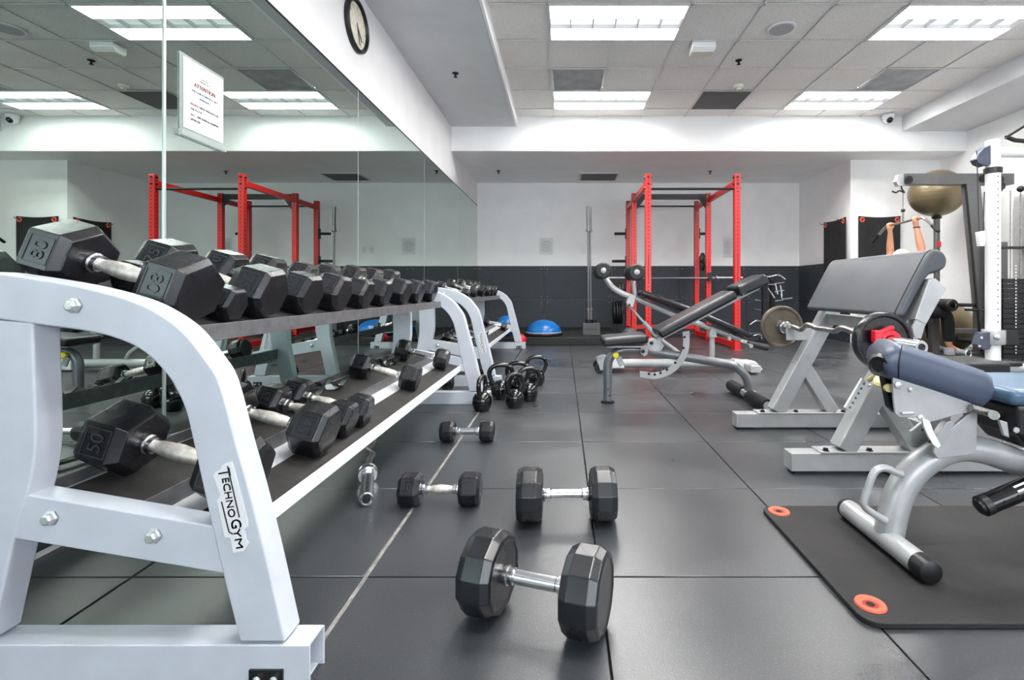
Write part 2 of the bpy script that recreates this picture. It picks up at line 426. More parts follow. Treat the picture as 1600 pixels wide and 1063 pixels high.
t = thing('smoke_detector', 'small cream smoke detector on the ceiling in front of the dark grille', 'smoke detector', (2.06, 5.83, CEIL))
MB().lathe([(.055, 0), (.055, -.02), (.045, -.035), (.028, -.036), (.026, -.055), (.01, -.058)], (2.06, 5.83, CEIL), (0,0,1), 20).build('housing', cream_m, t)
t = thing('ceiling_speaker', 'round white speaker grille flush in a ceiling tile', 'speaker', (2.01, 4.57, CEIL))
MB().lathe([(.125, .004), (.125, -.006), (.112, -.009)], (2.01, 4.57, CEIL), (0,0,1), 32).build('rim', white_m, t)
MB().lathe([(.108, -.004), (.106, -.011)], (2.01, 4.57, CEIL), (0,0,1), 32).build('grille', mat('speaker_grille', (176, 174, 178), .7, bump=.8, bscale=300), t)
t = thing('emergency_light', 'boxy white emergency light unit hanging from a ceiling tile', 'emergency light', (1.365, 4.88, CEIL))
MB().prism([(4.80, 3.2), (4.80, 3.15), (4.83, 3.125), (4.95, 3.125), (4.96, 3.2)], 1.25, 1.48, 'yz').build('housing', white_m, t, .006)
MB().box(1.262, 1.468, 4.835, 4.945, 3.117, 3.126).build('lens', cream_m, t, .003)
t = thing('dome_camera', 'white security dome camera where bulkhead meets the ceiling', 'security camera', (4.48, 6.86, 3.16))
MB().lathe([(.075, .035), (.075, 0), (.07, -.012)], (4.48, 6.835, 3.165), (0,0,1), 24).build('mount', white_m, t)
MB().ball((4.48, 6.835, 3.15), .068, 24, 12).build('housing', white_m, t)
MB().ball((4.475, 6.80, 3.122), .043, 20, 10).build('lens_dome', kb_m, t)

# ------------------------------------------------------------------ walls: dado panels, mirror
def dado(parent, axis, fixed, a0, a1, step, normal):
    """rubber wall panels 1.22 x 0.61 in two courses, screws at the corners"""
    sc = MB(); a = a0
    while a < a1 - .02:
        b = min(a + step, a1)
        for z0 in (.0, .61):
            p0, p1, q0, q1 = a+.0015, b-.0015, z0+.0015, z0+.61-.0015
            m = MB()
            if axis == 'x': m.box(p0, p1, fixed-.014, fixed, q0, q1)
            else: m.box(fixed-.014, fixed, p0, p1, q0, q1)
            m.build('wall_panel', dado_m, parent, .0015, 1)
            for sa in (p0+.05, p1-.05):
                for sz in (q0+.05, q1-.05):
                    if axis == 'x': sc.lathe([(.006, 0), (.006, .003)], (sa, fixed-.013, sz), (0,-1,0), 8)
                    else: sc.lathe([(.006, 0), (.006, .003)], (fixed-.013, sa, sz), (-1,0,0), 8)
        a = b
    sc.build('panel_screws', bolt_m, parent, kind='stuff')
dado(wb, 'x', YB, XL, BLX, 1.22, -1)
dado(wn, 'y', BLX, BLY, YB, 1.22, -1)
t = thing('wall_mirror', 'floor to overhead mirror of tall panels along the left wall', 'mirror', (XL, 4.0, .05))
sy = [y for y in (-1.73, .1, 1.93, 3.76, 5.55, 7.3, YB-.004)]
for k in range(len(sy)-1):
    MB().box(XL, XL+.006, sy[k]+.002, sy[k+1]-.002, .02, 2.31).build('mirror_panel', mirror_m, t, .0015, 1)
MB().box(XL, XL+.010, sy[0], YB-.004, 2.31, 2.318).build('top_channel', blkmetal_m, t)
sm = MB()
for y in sy[1:-1]: sm.box(XL, XL+.0065, y-.002, y+.002, .02, 2.31)
sm.box(XL, XL+.010, 1.926, 1.936, .02, 2.31)
sm.build('seam_strip', mat('bright_seam', (190, 200, 196), .3, .3), t)

# wall fittings
t = thing('wall_clock', 'round black-rimmed wall clock high on the wall above the mirror', 'clock', (XL, 3.72, 2.78))
cy, cz = 3.72, 2.775
MB().lathe([(.16, .012), (.172, .034), (.186, .034), (.194, .024), (.194, 0), (.16, 0)], (XL, cy, cz), (1,0,0), 48, closed=True).build('rim', blk_m, t)
MB().lathe([(.17, 0), (.17, .014)], (XL, cy, cz), (1,0,0), 48).build('face', face_m, t)
n = MB()
for k in range(12):
    a = R(30*(k+1)); n = merge(n, text_mb(str(k+1), .026, (XL+.0145, cy+math.sin(a)*.138, cz+math.cos(a)*.138), (0,1,0), (0,0,1)))
# +X faces the room: reading direction is +Y seen from the room side
n.build('numerals', ink_m, t, kind='stuff')
MB().bar((XL+.017, cy, cz), (XL+.017, cy+.085, cz-.085), .012, .002, (1,0,0)).build('hour_hand', ink_m, t)
MB().bar((XL+.019, cy-.01, cz+.02), (XL+.019, cy+.045, cz-.125), .008, .002, (1,0,0)).build('minute_hand', ink_m, t)

t = thing('notice_sign', 'clear acrylic holder with a printed white ATTENTION notice stuck on the mirror', 'sign', (XL+.008, 2.135, 1.44))
MB().box(XL+.007, XL+.012, 2.005, 2.262, 1.435, 1.765).box(XL+.007, XL+.022, 2.0, 2.266, 1.425, 1.45).build('holder', acry_m, t, .001)
MB().box(XL+.0125, XL+.0135, 2.02, 2.255, 1.462, 1.752).build('paper', paper_m, t)
xx = XL + .0138
def sl(body, h, y, z, m, nmw=None):
    m_ = text_mb(body, h, (xx, y, z), (0,1,0), (0,0,1), nmw); e_ = h*.045
    return merge(m_, MB().add([(p[0], p[1]+e_, p[2]) for p in m_.v], m_.f), MB().add([(p[0], p[1]-e_, p[2]) for p in m_.v], m_.f))
sl('ATTENTION', .017, 2.14, 1.658, 0, .125).build('heading', oink_m, t)
merge(sl('THE CLUB', .006, 2.14, 1.695, 0), sl('BRICKELL BAY', .006, 2.14, 1.684, 0)).build('crest', ink_m, t)
merge(sl('THE CLUB AT BRICKELL BAY', .0085, 2.14, 1.63, 0, .155), sl('RESIDENTS', .0085, 2.14, 1.608, 0, .06)).build('address_line', bink_m, t)
merge(sl('DROP WEIGHTS ON', .009, 2.165, 1.572, 0, .115), sl('THE FLOOR', .009, 2.09, 1.552, 0, .065), sl('WIPE DOWN ALL EQUIPMENT', .009, 2.16, 1.527, 0, .13), sl('AFTER USE', .009, 2.085, 1.508, 0, .055)).build('body_text', ink_m, t)
merge(sl('DO NOT', .009, 2.08, 1.572, 0, .045), sl('DO', .009, 2.068, 1.527, 0, .02)).build('red_words', redp_m, t)

def wall_paper(x0, x1, z0, z1, lab, nm='wall_notice'):
    t = thing(nm, lab, 'sign', ((x0+x1)/2, YB-.002, z0))
    MB().box(x0, x1, YB-.006, YB-.001, z0, z1).build('sheet', paper_m, t)
    m = MB(); h = z1 - z0
    for k, wf_ in enumerate((.5, .8, .75, .8, .6, .8, .5)):
        zz = z1 - h*(.2 + .1*k); c = (x0+x1)/2; m.box(c-(x1-x0)*wf_/2, c+(x1-x0)*wf_/2, YB-.0075, YB-.006, zz-.004, zz+.004)
    m.build('print_lines', gink_m, t)
a = at(843, 398, YB); b = at(864, 372, YB)
wall_paper(a[0], b[0], a[2], b[2], 'white printed notice on the back wall near the mirror corner')
a = at(1130, 403, YB); b = at(1145, 372, YB)
wall_paper(a[0], b[0], a[2], b[2], 'faint white exercise chart on the back wall behind the right rack post')
for px, lab in ((911.5, 'white switch plate on the back wall left of the upright barbells'), (922.5, 'white switch plate on the back wall right of the upright barbells')):
    a = at(px, 390, YB); t = thing('switch_plate', lab, 'switch', (a[0], YB, a[2]-.07))
    MB().box(a[0]-.045, a[0]+.045, YB-.008, YB, a[2]-.07, a[2]+.07).build('plate', white_m, t, .003)
    MB().box(a[0]-.015, a[0]+.015, YB-.013, YB-.007, a[2]-.03, a[2]+.03).build('rocker', cream_m, t, .002)

# platform along the back wall
plat = MB().box(XL+.01, 0.85, 7.05, YB-.016, 0, .11).build('lifting_platform', plat_m, None, .006, label='low black rubber platform along the back wall under the blue dome', cat='platform')
#DETAILS

# ------------------------------------------------------------------ dumbbell racks
OUT = smooth([xz(*p) for p in [(-40,424),(0,427),(113,445),(196,466),(245,488),(286,518),(320,560),(344,600),(370,696),(392,774),(418,879),(446,1004)]], 4)
INN = smooth([xz(*p) for p in [(374,1004),(348,900),(324,796),(300,687),(290,645),(278,616),(260,586),(226,552),(190,533),(140,519),(52,507),(0,500),(-40,496)]], 4)
REAR_R = smooth([xz(*p) for p in [(50,505),(51,560),(54,640),(53,709),(41,775),(20,844),(-15,1004)]], 4)
REAR_L = smooth([xz(*p) for p in [(-90,1004),(-62,860),(-44,770),(-38,700),(-40,600),(-42,497)]], 4)
BRACE = [xz(*p) for p in [(30,773),(331,824),(352,900),(12,843)]]
UZ = lambda x: .705 + .28 * (-.855 - x)          # upper shelf surface height at x
LZ = lambda x: .262 + .25 * (-.716 - x)          # lower shelf surface height at x
def bolt(x, y, z, r, par, nm='bolt'):
    MB().lathe([(r*1.35, 0), (r*1.35, -.003), (r, -.004), (r, -.012), (r*.7, -.015)], (x, y, z), (0,1,0), 6 if r > .012 else 8).build(nm, bolt_m, par, .0015, 1)
def dumbbell_rack(ya, yb, lab, sticker):
    t = thing('dumbbell_rack', lab, 'dumbbell rack', (-.9, (ya+yb)/2, 0), 'two-tier dumbbell racks along the mirror')
    for y0 in (ya, yb):
        y1 = y0 + .06
        fl = MB().prism(OUT + INN, y0, y1).build('front_leg', paint_m, t, .005, 2)
        if sticker and y0 == ya:
            so = [(300 + x/5.315, 700 + y/5.315) for x, y in [(180,235),(195,200),(240,180),(250,150),(285,125),(335,115),(355,180),(465,600),(465,655),(435,680),(455,760),(475,790),(435,855),(345,870),(320,745),(275,740),(210,440),(240,395),(200,285)]]
            MB().prism([xz(*p) for p in so], y0-.0012, y0).build('sticker', paper_m, fl)
            u = Vector((.175, 0, -.985)); v = Vector((.985, 0, .175)); yy = y0 - .0018
            def sp(x, y): p = xz(300 + x/5.315, 700 + y/5.315); return Vector((p[0], yy, p[1]))
            tx = merge(text_mb('T', .0235, sp(274,205), u, v, .017), text_mb('ECHNO', .014, sp(311,412), u, v, .080),
                       text_mb('G', .020, sp(372,628), u, v, .018), text_mb('YM', .014, sp(388,750), u, v, .040))
            tx = merge(tx, MB().add([(p[0]+.0007, p[1], p[2]+.0002) for p in tx.v], tx.f), MB().add([(p[0]-.0007, p[1], p[2]-.0002) for p in tx.v], tx.f))
            tx.v = [(p[0], yy, p[2]) for p in tx.v]
            tx.bar(sp(300,150), sp(398,575), .0008, .0022, (1,0,0)).bar(sp(250,445), sp(312,695), .0008, .0022, (1,0,0)).bar(sp(312,695), sp(345,715), .0008, .0022, (1,0,0))
            tx.build('lettering', ink_m, fl)
        MB().prism(REAR_R + REAR_L, y0+.001, y1-.001).build('rear_leg', paint_m, t, .005, 2)
        MB().prism(BRACE, y0+.004, y1-.004).build('brace', paint_m, t, .004, 2)
        xe, xb, h = -.510, -1.36, .082
        ft = MB().box(xb, xe, y0-.002, y0+.003, 0, h).box(xb, xe, y1-.003, y1+.002, 0, h).box(xb, xe-.002, y0, y1, h-.005, h+.001).box(xb, xe-.012, y0, y1, 0, .004).box(xb, xb+.004, y0, y1, 0, h)
        ft.build('foot', paint_m, t, .0015, 1)
        MB().box(xe-.16, xe-.03, y0-.004, y0-.002, .012, .013).box(xe-.12, xe-.052, y0-.007, y0-.002, .003, .036).build('foot_plate', blk_m, t, .004, 3)
        for bx in (xe-.104, xe-.070): bolt(bx, y0-.006, .016, .006, t)
        p = xz(117, 478); bolt(p[0], y0, p[1], .0125, t)
        for q in ((77, 811), (239, 839)): p = xz(*q); bolt(p[0], y0+.004, p[1], .0125, t)
    a, b = ya + .058, yb + .002
    for nm, f, xf in (('upper', UZ, -.855), ('lower', LZ, -.716)):
        d = 0 if nm == 'upper' else .0
        sg = lambda x: (x, f(x))
        # front lip, tray, middle rail, rear tray
        MB().prism([(xf+.004, f(xf)+.010), (xf+.004, f(xf)-.032), (xf-.004, f(xf)-.032), (xf-.004, f(xf)+.010)], a, b).build('shelf_lip', lid_m if nm == 'upper' else white_m, t, .0015, 1)
        x2 = xf - .40
        MB().prism([(xf-.003, f(xf-.003)-.007), (x2, f(x2)-.007), (x2, f(x2)-.013), (xf-.003, f(xf-.003)-.013)], a, b).build('shelf_tray', tray_m, t)
        x3 = xf - .115
        MB().prism([(xf-.004, f(xf-.004)), (x3, f(x3)), (x3, f(x3)-.007), (xf-.004, f(xf-.004)-.007)], a+.005, b-.005).build('shelf_mat', srub_m, t, .001, 1)
        x4 = xf - .185
        MB().prism([(x4, f(x4)-.007), (x4, f(x4)+.035), (x4-.004, f(x4)+.035), (x4-.004, f(x4)-.007)], a, b).build('middle_rail', lid_m, t)
        x5, x6 = xf - .20, xf - .385
        MB().prism([(x5, f(x5)), (x6, f(x6)), (x6, f(x6)-.007), (x5, f(x5)-.007)], a+.005, b-.005).build('shelf_mat', srub_m, t, .001, 1)
        MB().prism([(x2, f(x2)-.045), (x2-.005, f(x2)-.045), (x2-.005, f(x2)+.02), (x2, f(x2)+.02)], a, b).build('rear_rail', lid_m, t)
    return t
rack1 = dumbbell_rack(1.0, 3.45, 'near silver-grey two-tier dumbbell rack with large hex dumbbells and lettered sticker', True)
rack2 = dumbbell_rack(4.08, 6.68, 'farther silver-grey two-tier dumbbell rack behind the kettlebells', True)
# empty cradles on the near rack's lower rear rail
for k, y in enumerate((2.05, 2.28, 2.86, 3.02)):
    x6 = -.716 - .345; z = LZ(x6)
    t = thing('dumbbell_cradle', ['empty black curved cradle behind the large lower-shelf dumbbells', 'empty black curved cradle on the lower shelf before the gap dumbbell', 'empty black curved cradle past the gap dumbbell on the lower shelf', 'empty black curved cradle next to the round dumbbell on the lower shelf'][k], 'cradle', (x6, y, z), 'cradles on the lower shelf')
    for dx in (-.035, .035):
        pr = smooth([(y-.065, z+.036), (y-.042, z+.021), (y, z+.010), (y+.042, z+.021), (y+.065, z+.036)], 4)
        MB().prism(pr + [(y+.065, z+.030), (y+.042, z+.014), (y, z+.001), (y-.042, z+.014), (y-.065, z+.030)], x6+dx-.012, x6+dx+.012, 'yz').build('saddle', blk_m, t)
    MB().prism([(y-.05, z), (y+.05, z), (y+.02, z+.012), (y-.02, z+.012)], x6-.03, x6+.03, 'yz').build('saddle_foot', tray_m, t)

# ------------------------------------------------------------------ dumbbells
_db = {}
def db_mesh(style, a, L, gap, num, worn):
    k = (style, a, L, gap, num, worn)
    if k in _db: return _db[k]
    x0 = gap/2 - L/2; d = {}
    if style == 'hex':
        rr = a / math.cos(R(30)); c = L * .2
        d['head'] = MB().lathe([(rr*.80, 0), (rr*.84, .002), (rr, c), (rr, L-c*.8), (rr*.86, L-.002), (rr*.82, L)], (x0,0,0), (1,0,0), 6).mesh('head', hex_m, ang=25)
        # moulded frame on the two upper flanks
        fr = MB()
        for s in (-1, 1):
            n = Vector((0, s*.866, .5)); tv = Vector((0, s*-.5, .866)); w2, h2 = (L-2*c)*.44, rr*.36
            o = Vector((x0 + L/2, 0, 0)) + n * (a + .0006)
            for sg in (-1, 1):
                fr.bar(o + tv*h2*sg - Vector((w2,0,0)), o + tv*h2*sg + Vector((w2,0,0)), .0025, .0018, n)
                fr.bar(o + Vector((w2*sg,0,0)) - tv*h2, o + Vector((w2*sg,0,0)) + tv*h2, .0025, .0018, n)
            if num:
                tm = text_mb(num, w2*1.1, o, tv * -1 if s < 0 else tv * 1, (1,0,0), None) if not num.startswith('=') else text_mb(num[1:], h2*1.15, o, (1 if s < 0 else -1,0,0), tv)
                fr.add([tuple(Vector(p) + n*.0008) for p in tm.v], tm.f)
        d['plate'] = fr.mesh('number_plate', num_m)
    else:
        n = 12 if style == 'round' else 16
        c = L * .24
        d['head'] = MB().lathe([(a*.30, .004), (a*.74, .004), (a*.80, 0), (a*.90, .003), (a*1.0, c), (a*1.0, L-c), (a*.90, L-.003), (a*.80, L), (a*.74, L-.004), (a*.3, L-.004)], (x0,0,0), (1,0,0), n, phase=.5).mesh('head', ure_m, ang=14)
        d['plate'] = None
    hl = x0; gr = min(.0165, a*.26) if style == 'hex' else .0165
    col = gr * 1.25
    prof = [(col, -hl-.005), (col*1.1, -hl+.006), (col*.9, -hl+.012), (col*.9, -hl+.02), (gr*.8, -hl+.024)]
    if worn == 2:                                              # straight ribbed grip
        prof += [(gr*1.05, -hl+.03), (gr*1.05, hl-.03)]
    else:
        prof += [(gr*.82, -hl+.030), (gr*1.0, -hl+.04), (gr*1.22, 0), (gr*1.0, hl-.04), (gr*.82, hl-.030)]
    prof += [(gr*.8, hl-.024), (col*.9, hl-.02), (col*.9, hl-.012), (col*1.1, hl-.006), (col, hl+.005)]
    d['handle'] = MB().lathe(prof, (0,0,0), (1,0,0), 20).mesh('handle', chrome_m if worn == 2 else (worn_m if worn else steel_m), ang=30)
    cm = []
    for s_ in (-1, 1):
        cm.append(MB().lathe([(col*1.0, hl+.004), (col*1.14, hl-.003), (col*1.14, hl-.009), (col*.98, hl-.012), (col*.98, hl-.024), (gr*.7, hl-.026)], (0,0,0), (s_,0,0), 20).mesh('collar', chrome_m, ang=30))
    d['collars'] = cm
    _db[k] = d; return d
def dumbbell(style, a, L, gap, loc, tilt, lab, rz=0, num='', worn=1, roll=0, group=None):
    d = db_mesh(style, a, L, gap, num, worn)
    t = thing('dumbbell', lab, 'dumbbell', loc, group); t.rotation_euler = (R(roll), R(tilt), R(rz))
    for s in (0, 1):
        h = bpy.data.objects.new('head', d['head']); COL.objects.link(h); h.parent = t
        h.rotation_euler = (0, 0, math.pi * s)
        bv = h.modifiers.new('bevel', 'BEVEL'); bv.width = .004 if style == 'hex' else .0025; bv.segments = 2; bv.limit_method = 'ANGLE'; bv.angle_limit = R(20); bv.harden_normals = True
        if d['plate']:
            p = bpy.data.objects.new('number_plate', d['plate']); COL.objects.link(p); p.parent = h; p['kind'] = 'stuff'
    h = bpy.data.objects.new('handle', d['handle']); COL.objects.link(h); h.parent = t
    for cme in d['collars']:
        h = bpy.data.objects.new('collar', cme); COL.objects.link(h); h.parent = t
    return t
def on_rack(surf, xf, y, style, a, L, gap, lab, slope, grp, **k):
    th = math.degrees(math.atan(slope)); xc = xf - gap/2*math.cos(R(th))
    rl = k.get('roll', 0); sup = a * math.cos(R(30 - abs(rl))) / math.cos(R(30)) if style == 'hex' else a
    z = surf(xc) + (sup + .001) / math.cos(R(th))
    return dumbbell(style, a, L, gap, (xc, y, z), th, lab, group=grp, **k)
U, Lw = 'dumbbells on the near rack upper shelf', 'dumbbells on the near rack lower shelf'
for (y, a, L, gp, num, rz, lab) in [
    (1.165, .073, .108, .280, '80', -3, 'largest black hex dumbbell at the near end of the near rack upper shelf'),
    (1.305, .044, .075, .235, '', 2, 'small black hex dumbbell wedged behind the nearest large one on the upper shelf'),
    (1.450, .071, .105, .270, '75', 1, 'second large black hex dumbbell from the near end of the upper shelf'),
    (1.685, .067, .10, .265, '70', -1, 'third large black hex dumbbell from the near end of the upper shelf'),
    (1.915, .069, .10, .262, '65', 1, 'fourth large black hex dumbbell from the near end of the upper shelf'),
    (2.165, .063, .095, .255, '60', 0, 'fifth large black hex dumbbell from the near end of the upper shelf'),
    (2.400, .063, .095, .255, '55', 2, 'fourth large hex dumbbell from the far end of the near rack upper shelf'),
    (2.700, .067, .10, .260, '50', -1, 'third large hex dumbbell from the far end of the near rack upper shelf'),
    (2.960, .066, .10, .260, '45', 1, 'second large hex dumbbell from the far end of the near rack upper shelf'),
    (3.270, .066, .10, .260, '40', 0, 'black hex dumbbell at the far end of the near rack upper shelf')]:
    on_rack(UZ, -.893, y, 'hex', a, L, gp, lab, .28, U, rz=rz, num=num, roll=22 if y < 1.2 else random.choice((0, 4, 8)))
for (y, st, a, L, gp, num, xf, rz, lab) in [
    (1.20, 'hex', .075, .110, .285, '50', -.79, -3, 'large worn hex dumbbell half hidden behind the sticker leg on the lower shelf'),
    (1.565, 'hex', .073, .108, .280, '45', -.785, 0, 'large hex dumbbell with a moulded badge, second on the near rack lower shelf'),
    (1.76, 'hex', .058, .090, .250, '35', -.79, 1, 'middle-sized hex dumbbell squeezed between two others on the lower shelf'),
    (1.90, 'hex', .056, .088, .245, '30', -.785, 0, 'hex dumbbell last of the near cluster on the lower shelf'),
    (2.56, 'hex', .061, .092, .255, '40', -.79, 3, 'lone hex dumbbell in the middle of the near rack lower shelf'),
    (3.20, 'round', .067, .085, .250, '', -.785, 2, 'round-headed chrome-handled dumbbell at the far end of the lower shelf')]:
    on_rack(LZ, xf, y, st, a, L, gp, lab, .25, Lw, rz=rz, num=num, worn=2 if st == 'round' else 1, roll=22 if y < 1.3 else (6 if y < 1.6 else 0))
U2, L2 = 'dumbbells on the far rack upper shelf', 'dumbbells on the far rack lower shelf'
for (y, st, a, xf, lab) in [
    (4.62, 'hex', .042, -.91, 'small hex dumbbell at the near end of the far rack upper shelf'),
    (4.98, 'round', .060, -.90, 'chrome-handled round dumbbell on the far rack upper shelf behind the small one'),
    (5.45, 'hex', .062, -.90, 'third hex dumbbell from the near end of the far rack upper shelf'),
    (5.85, 'round', .064, -.89, 'fourth black dumbbell from the near end of the far rack upper shelf'),
    (6.15, 'round', .064, -.89, 'next to last black dumbbell on the far rack upper shelf'),
    (6.42, 'round', .064, -.89, 'last black dumbbell at the far end of the far rack upper shelf')]:
    on_rack(UZ, xf, y, st, a, .075, .235, lab, .28, U2, worn=2 if st == 'round' else 1, rz=random.uniform(-3, 3))
for (y, st, a, xf, lab) in [
    (4.36, 'hex', .036, -.80, 'smallest hex dumbbell at the near end of the far rack lower shelf'),
    (4.52, 'hex', .036, -.80, 'second small hex dumbbell from the near end of the far rack lower shelf'),
    (4.68, 'hex', .040, -.80, 'third small hex dumbbell from the near end of the far rack lower shelf'),
    (4.95, 'round', .058, -.79, 'round black dumbbell alone mid-way on the far rack lower shelf'),
    (6.30, 'hex', .048, -.755, 'small chrome-handled dumbbell at the far end of the far rack lower shelf')]:
    on_rack(LZ, xf, y, st, a, .07, .23, lab, .25, L2, worn=2)
# on the floor
def between(c1, c2): return ((c1[0]+c2[0])/2, (c1[1]+c2[1])/2), math.degrees(math.atan2(c2[1]-c1[1], c2[0]-c1[0])), math.hypot(c2[0]-c1[0], c2[1]-c1[1])
FG = 'dumbbells left on the floor'
ra = .100
(c, rz, gp) = between((-.186, 1.235), (.056, 1.155)); dumbbell('round', ra, .092, gp, (c[0], c[1], ra*.9665+.001), 0, 'largest twelve-sided black dumbbell nearest the camera on the floor', rz=rz, worn=2, group=FG)
(c, rz, gp) = between((-.115, 1.715), (.137, 1.72)); dumbbell('round', .092, .090, gp, (c[0], c[1], .092*.9665+.001), 0, 'big twelve-sided black dumbbell lying behind the nearest one in the aisle', rz=rz, worn=2, group=FG)
(c, rz, gp) = between((-.566, 1.845), (-.347, 1.85)); dumbbell('hex', .054, .080, gp, (c[0], c[1], .055), 0, 'small hex dumbbell with worn grip numbered 10 on the floor seam', rz=rz, num='=10', worn=1, group=FG)
(c, rz, gp) = between((-.605, 2.60), (-.400, 2.605)); dumbbell('round', .055, .075, gp, (c[0], c[1], .0545), 0, 'smallest chrome-handled dumbbell on the floor in front of the kettlebells', rz=rz, worn=2, group=FG)

# ------------------------------------------------------------------ kettlebells
def kettlebell(x, y, s, rz, lab, wide=1.0):
    t = thing('kettlebell', lab, 'kettlebell', (x, y, 0), 'kettlebells on the floor by the racks'); t.rotation_euler = (0, 0, R(rz))
    k = s
    body = MB().lathe([(.04*k, 0), (.048*k, .002*k), (.058*k, .018*k), (.066*k, .045*k), (.067*k, .065*k), (.062*k, .09*k), (.048*k, .112*k), (.028*k, .124*k), (.004, .127*k)], (0,0,0), (0,0,1), 32)
    o = bpy.data.objects.new('body', body.mesh('body', kb_m)); COL.objects.link(o); o.parent = t
    pts = smooth([(-.045*k, 0, .095*k), (-.064*k*wide, 0, .125*k), (-.078*k*wide, 0, .17*k), (-.066*k*wide, 0, .207*k), (-.03*k*wide, 0, .226*k), (.03*k*wide, 0, .226*k), (.066*k*wide, 0, .207*k), (.078*k*wide, 0, .17*k), (.064*k*wide, 0, .125*k), (.045*k, 0, .095*k)], 5)
    h = bpy.data.objects.new('handle', MB().tube(pts, .0155*k, 12).mesh('handle', kb_m)); COL.objects.link(h); h.parent = t
    return t
kettlebell(-.535, 3.27, .97, 82, 'black kettlebell with handle edge-on, nearest the rack foot')
kettlebell(-.455, 3.62, 1.08, 14, 'tall black kettlebell behind the edge-on one beside the rack leg')
kettlebell(-.330, 3.36, .97, 35, 'black kettlebell at the front of the cluster in the open aisle', .8)
kettlebell(-.248, 3.56, 1.0, 20, 'black kettlebell just behind the front one, its handle leaning over it')
kettlebell(-.345, 3.76, 1.05, 5, 'black kettlebell in the middle of the cluster with a wide handle')
kettlebell(-.222, 4.13, 1.03, 8, 'black kettlebell set farthest back in the cluster')
kettlebell(-.93, 3.98, .85, 30, 'small black kettlebell under the gap between the two racks')
kettlebell(-.66, 3.80, .80, 60, 'small black kettlebell hidden behind the near rack far foot')

# curl bar on the floor under the near rack
t = thing('curl_bar', 'chrome-ended curl bar lying on the floor under the near rack', 'barbell', (-.95, 2.5, 0))
A, B = Vector((-.722, 1.82, .028)), Vector((-.838, 2.13, .028)); d = (B-A).normalized()
MB().lathe([(.017, .006), (.021, 0), (.025, .002), (.025, .245), (.02, .25)], A, d, 24).build('sleeve', chrome_m, t)
MB().lathe([(.036, .25), (.038, .255), (.038, .275), (.03, .285), (.038, .29), (.038, .30), (.02, .325)], A, d, 24).build('collar', chrome_m, t)
MB().lathe([(.016, -.0005), (.002, -.0012)], A + d*.004, d, 20).build('end_cap', blk_m, t)
sh = smooth([(-.835,2.125,.028),(-.875,2.24,.028),(-.89,2.32,.028),(-.94,2.38,.028),(-.95,2.47,.028),(-.985,2.57,.028),(-1.045,2.63,.028),(-1.06,2.73,.028),(-1.12,2.81,.028),(-1.15,2.92,.028)], 4)
MB().tube(sh, .0135, 12).build('shaft', steel_m, t)
MB().lathe([(.025, 0), (.025, .25)], (-1.15, 2.92, .028), (-.33,.94,0), 20).build('sleeve', chrome_m, t)
# ------------------------------------------------------------------ red power rack
t = thing('power_rack', 'red six-post power rack with black pull-up bars in the middle of the room', 'power rack', (1.7, 7.5, 0))
PX, PY = (1.115, 2.285), (6.53, 7.82, 8.5)
top = 2.31
def post(x, y):
    w2 = .038; z0 = 0
    p = MB().box(x-w2, x+w2, y-w2, y+w2, z0, top).box(x-.06, x+.06, y-.06, y+.06, 0, .008).build('upright', red_m, t, .004, 2)
    h = MB(); z = .12
    while z < top - .03:
        h.lathe([(.0085, 0), (.0085, .0006)], (x, y-w2, z), (0,-1,0), 8)
        h.lathe([(.0085, 0), (.0085, .0006)], (x-w2, y, z), (-1,0,0), 8)
        z += .0254 if .85 < z < 1.25 else .0508
    h.build('peg_holes', dark_m, p, kind='stuff')
    return p
for x in PX:
    for y in PY: post(x, y)
def bolts(x, y, z, ax, n=2, par=t):
    for k in range(n):
        MB().lathe([(.018, 0), (.018, .004), (.011, .005), (.011, .014)], (x, y, z - .09*k), ax, 6).build('bolt', blkmetal_m, par)
for x in PX:
    s = -1 if x < 1.5 else 1
    b = MB().box(x-.026, x+.026, PY[0]+.038, PY[1]-.038, 2.16, 2.236).build('side_beam', red_m, t, .004, 2)
    MB().box(x-.026, x+.026, PY[1]+.038, PY[2]-.038, 2.16, 2.236).build('side_beam', red_m, t, .004, 2)
    MB().box(x-.026, x+.026, PY[0]+.038, PY[1]-.038, .02, .096).build('base_beam', red_m, t, .004, 2)
    MB().box(x-.026, x+.026, PY[1]+.038, PY[2]-.038, .115 if x < 1.5 else .02, .19 if x < 1.5 else .096).build('base_beam', red_m, t, .004, 2)
    bolts(x, PY[0]-.038, 2.27, (0,-1,0)); bolts(x - s*.038, PY[0], 2.27, (-s,0,0))
    bolts(x, PY[1]-.038, 2.27, (0,-1,0))
    for zz in (2.27, 2.13): MB().lathe([(.016, 0), (.011, .02)], (x + s*.038, PY[0], zz), (s,0,0), 6).build('bolt', blkmetal_m, t)
MB().tube([(PX[0]+.04, PY[0], 2.12), (PX[1]-.04, PY[0], 2.12)], .016, 14).build('pull_up_bar', blkmetal_m, t)
MB().tube([(PX[0]+.04, PY[2], 2.22), (PX[1]-.04, PY[2], 2.22)], .014, 12).build('pull_up_bar', blkmetal_m, t)
MB().box(PX[0]+.04, PX[1]-.04, PY[1]-.03, PY[1]+.03, 2.215, 2.295).build('cross_member', blk_m, t, .004)
for x in PX:
    MB().prism([(x-.04 if x > 1.5 else x+.04, 2.295), ((x-.16) if x > 1.5 else (x+.16), 2.295), ((x-.16) if x > 1.5 else (x+.16), 2.215), (x-.04 if x > 1.5 else x+.04, 2.05)], PY[1]-.034, PY[1]-.030).build('gusset', blkmetal_m, t)
MB().box(PX[0]+.04, PX[1]-.04, PY[2]-.02, PY[2]+.02, .12, .19).build('rear_beam', red_m, t, .004)
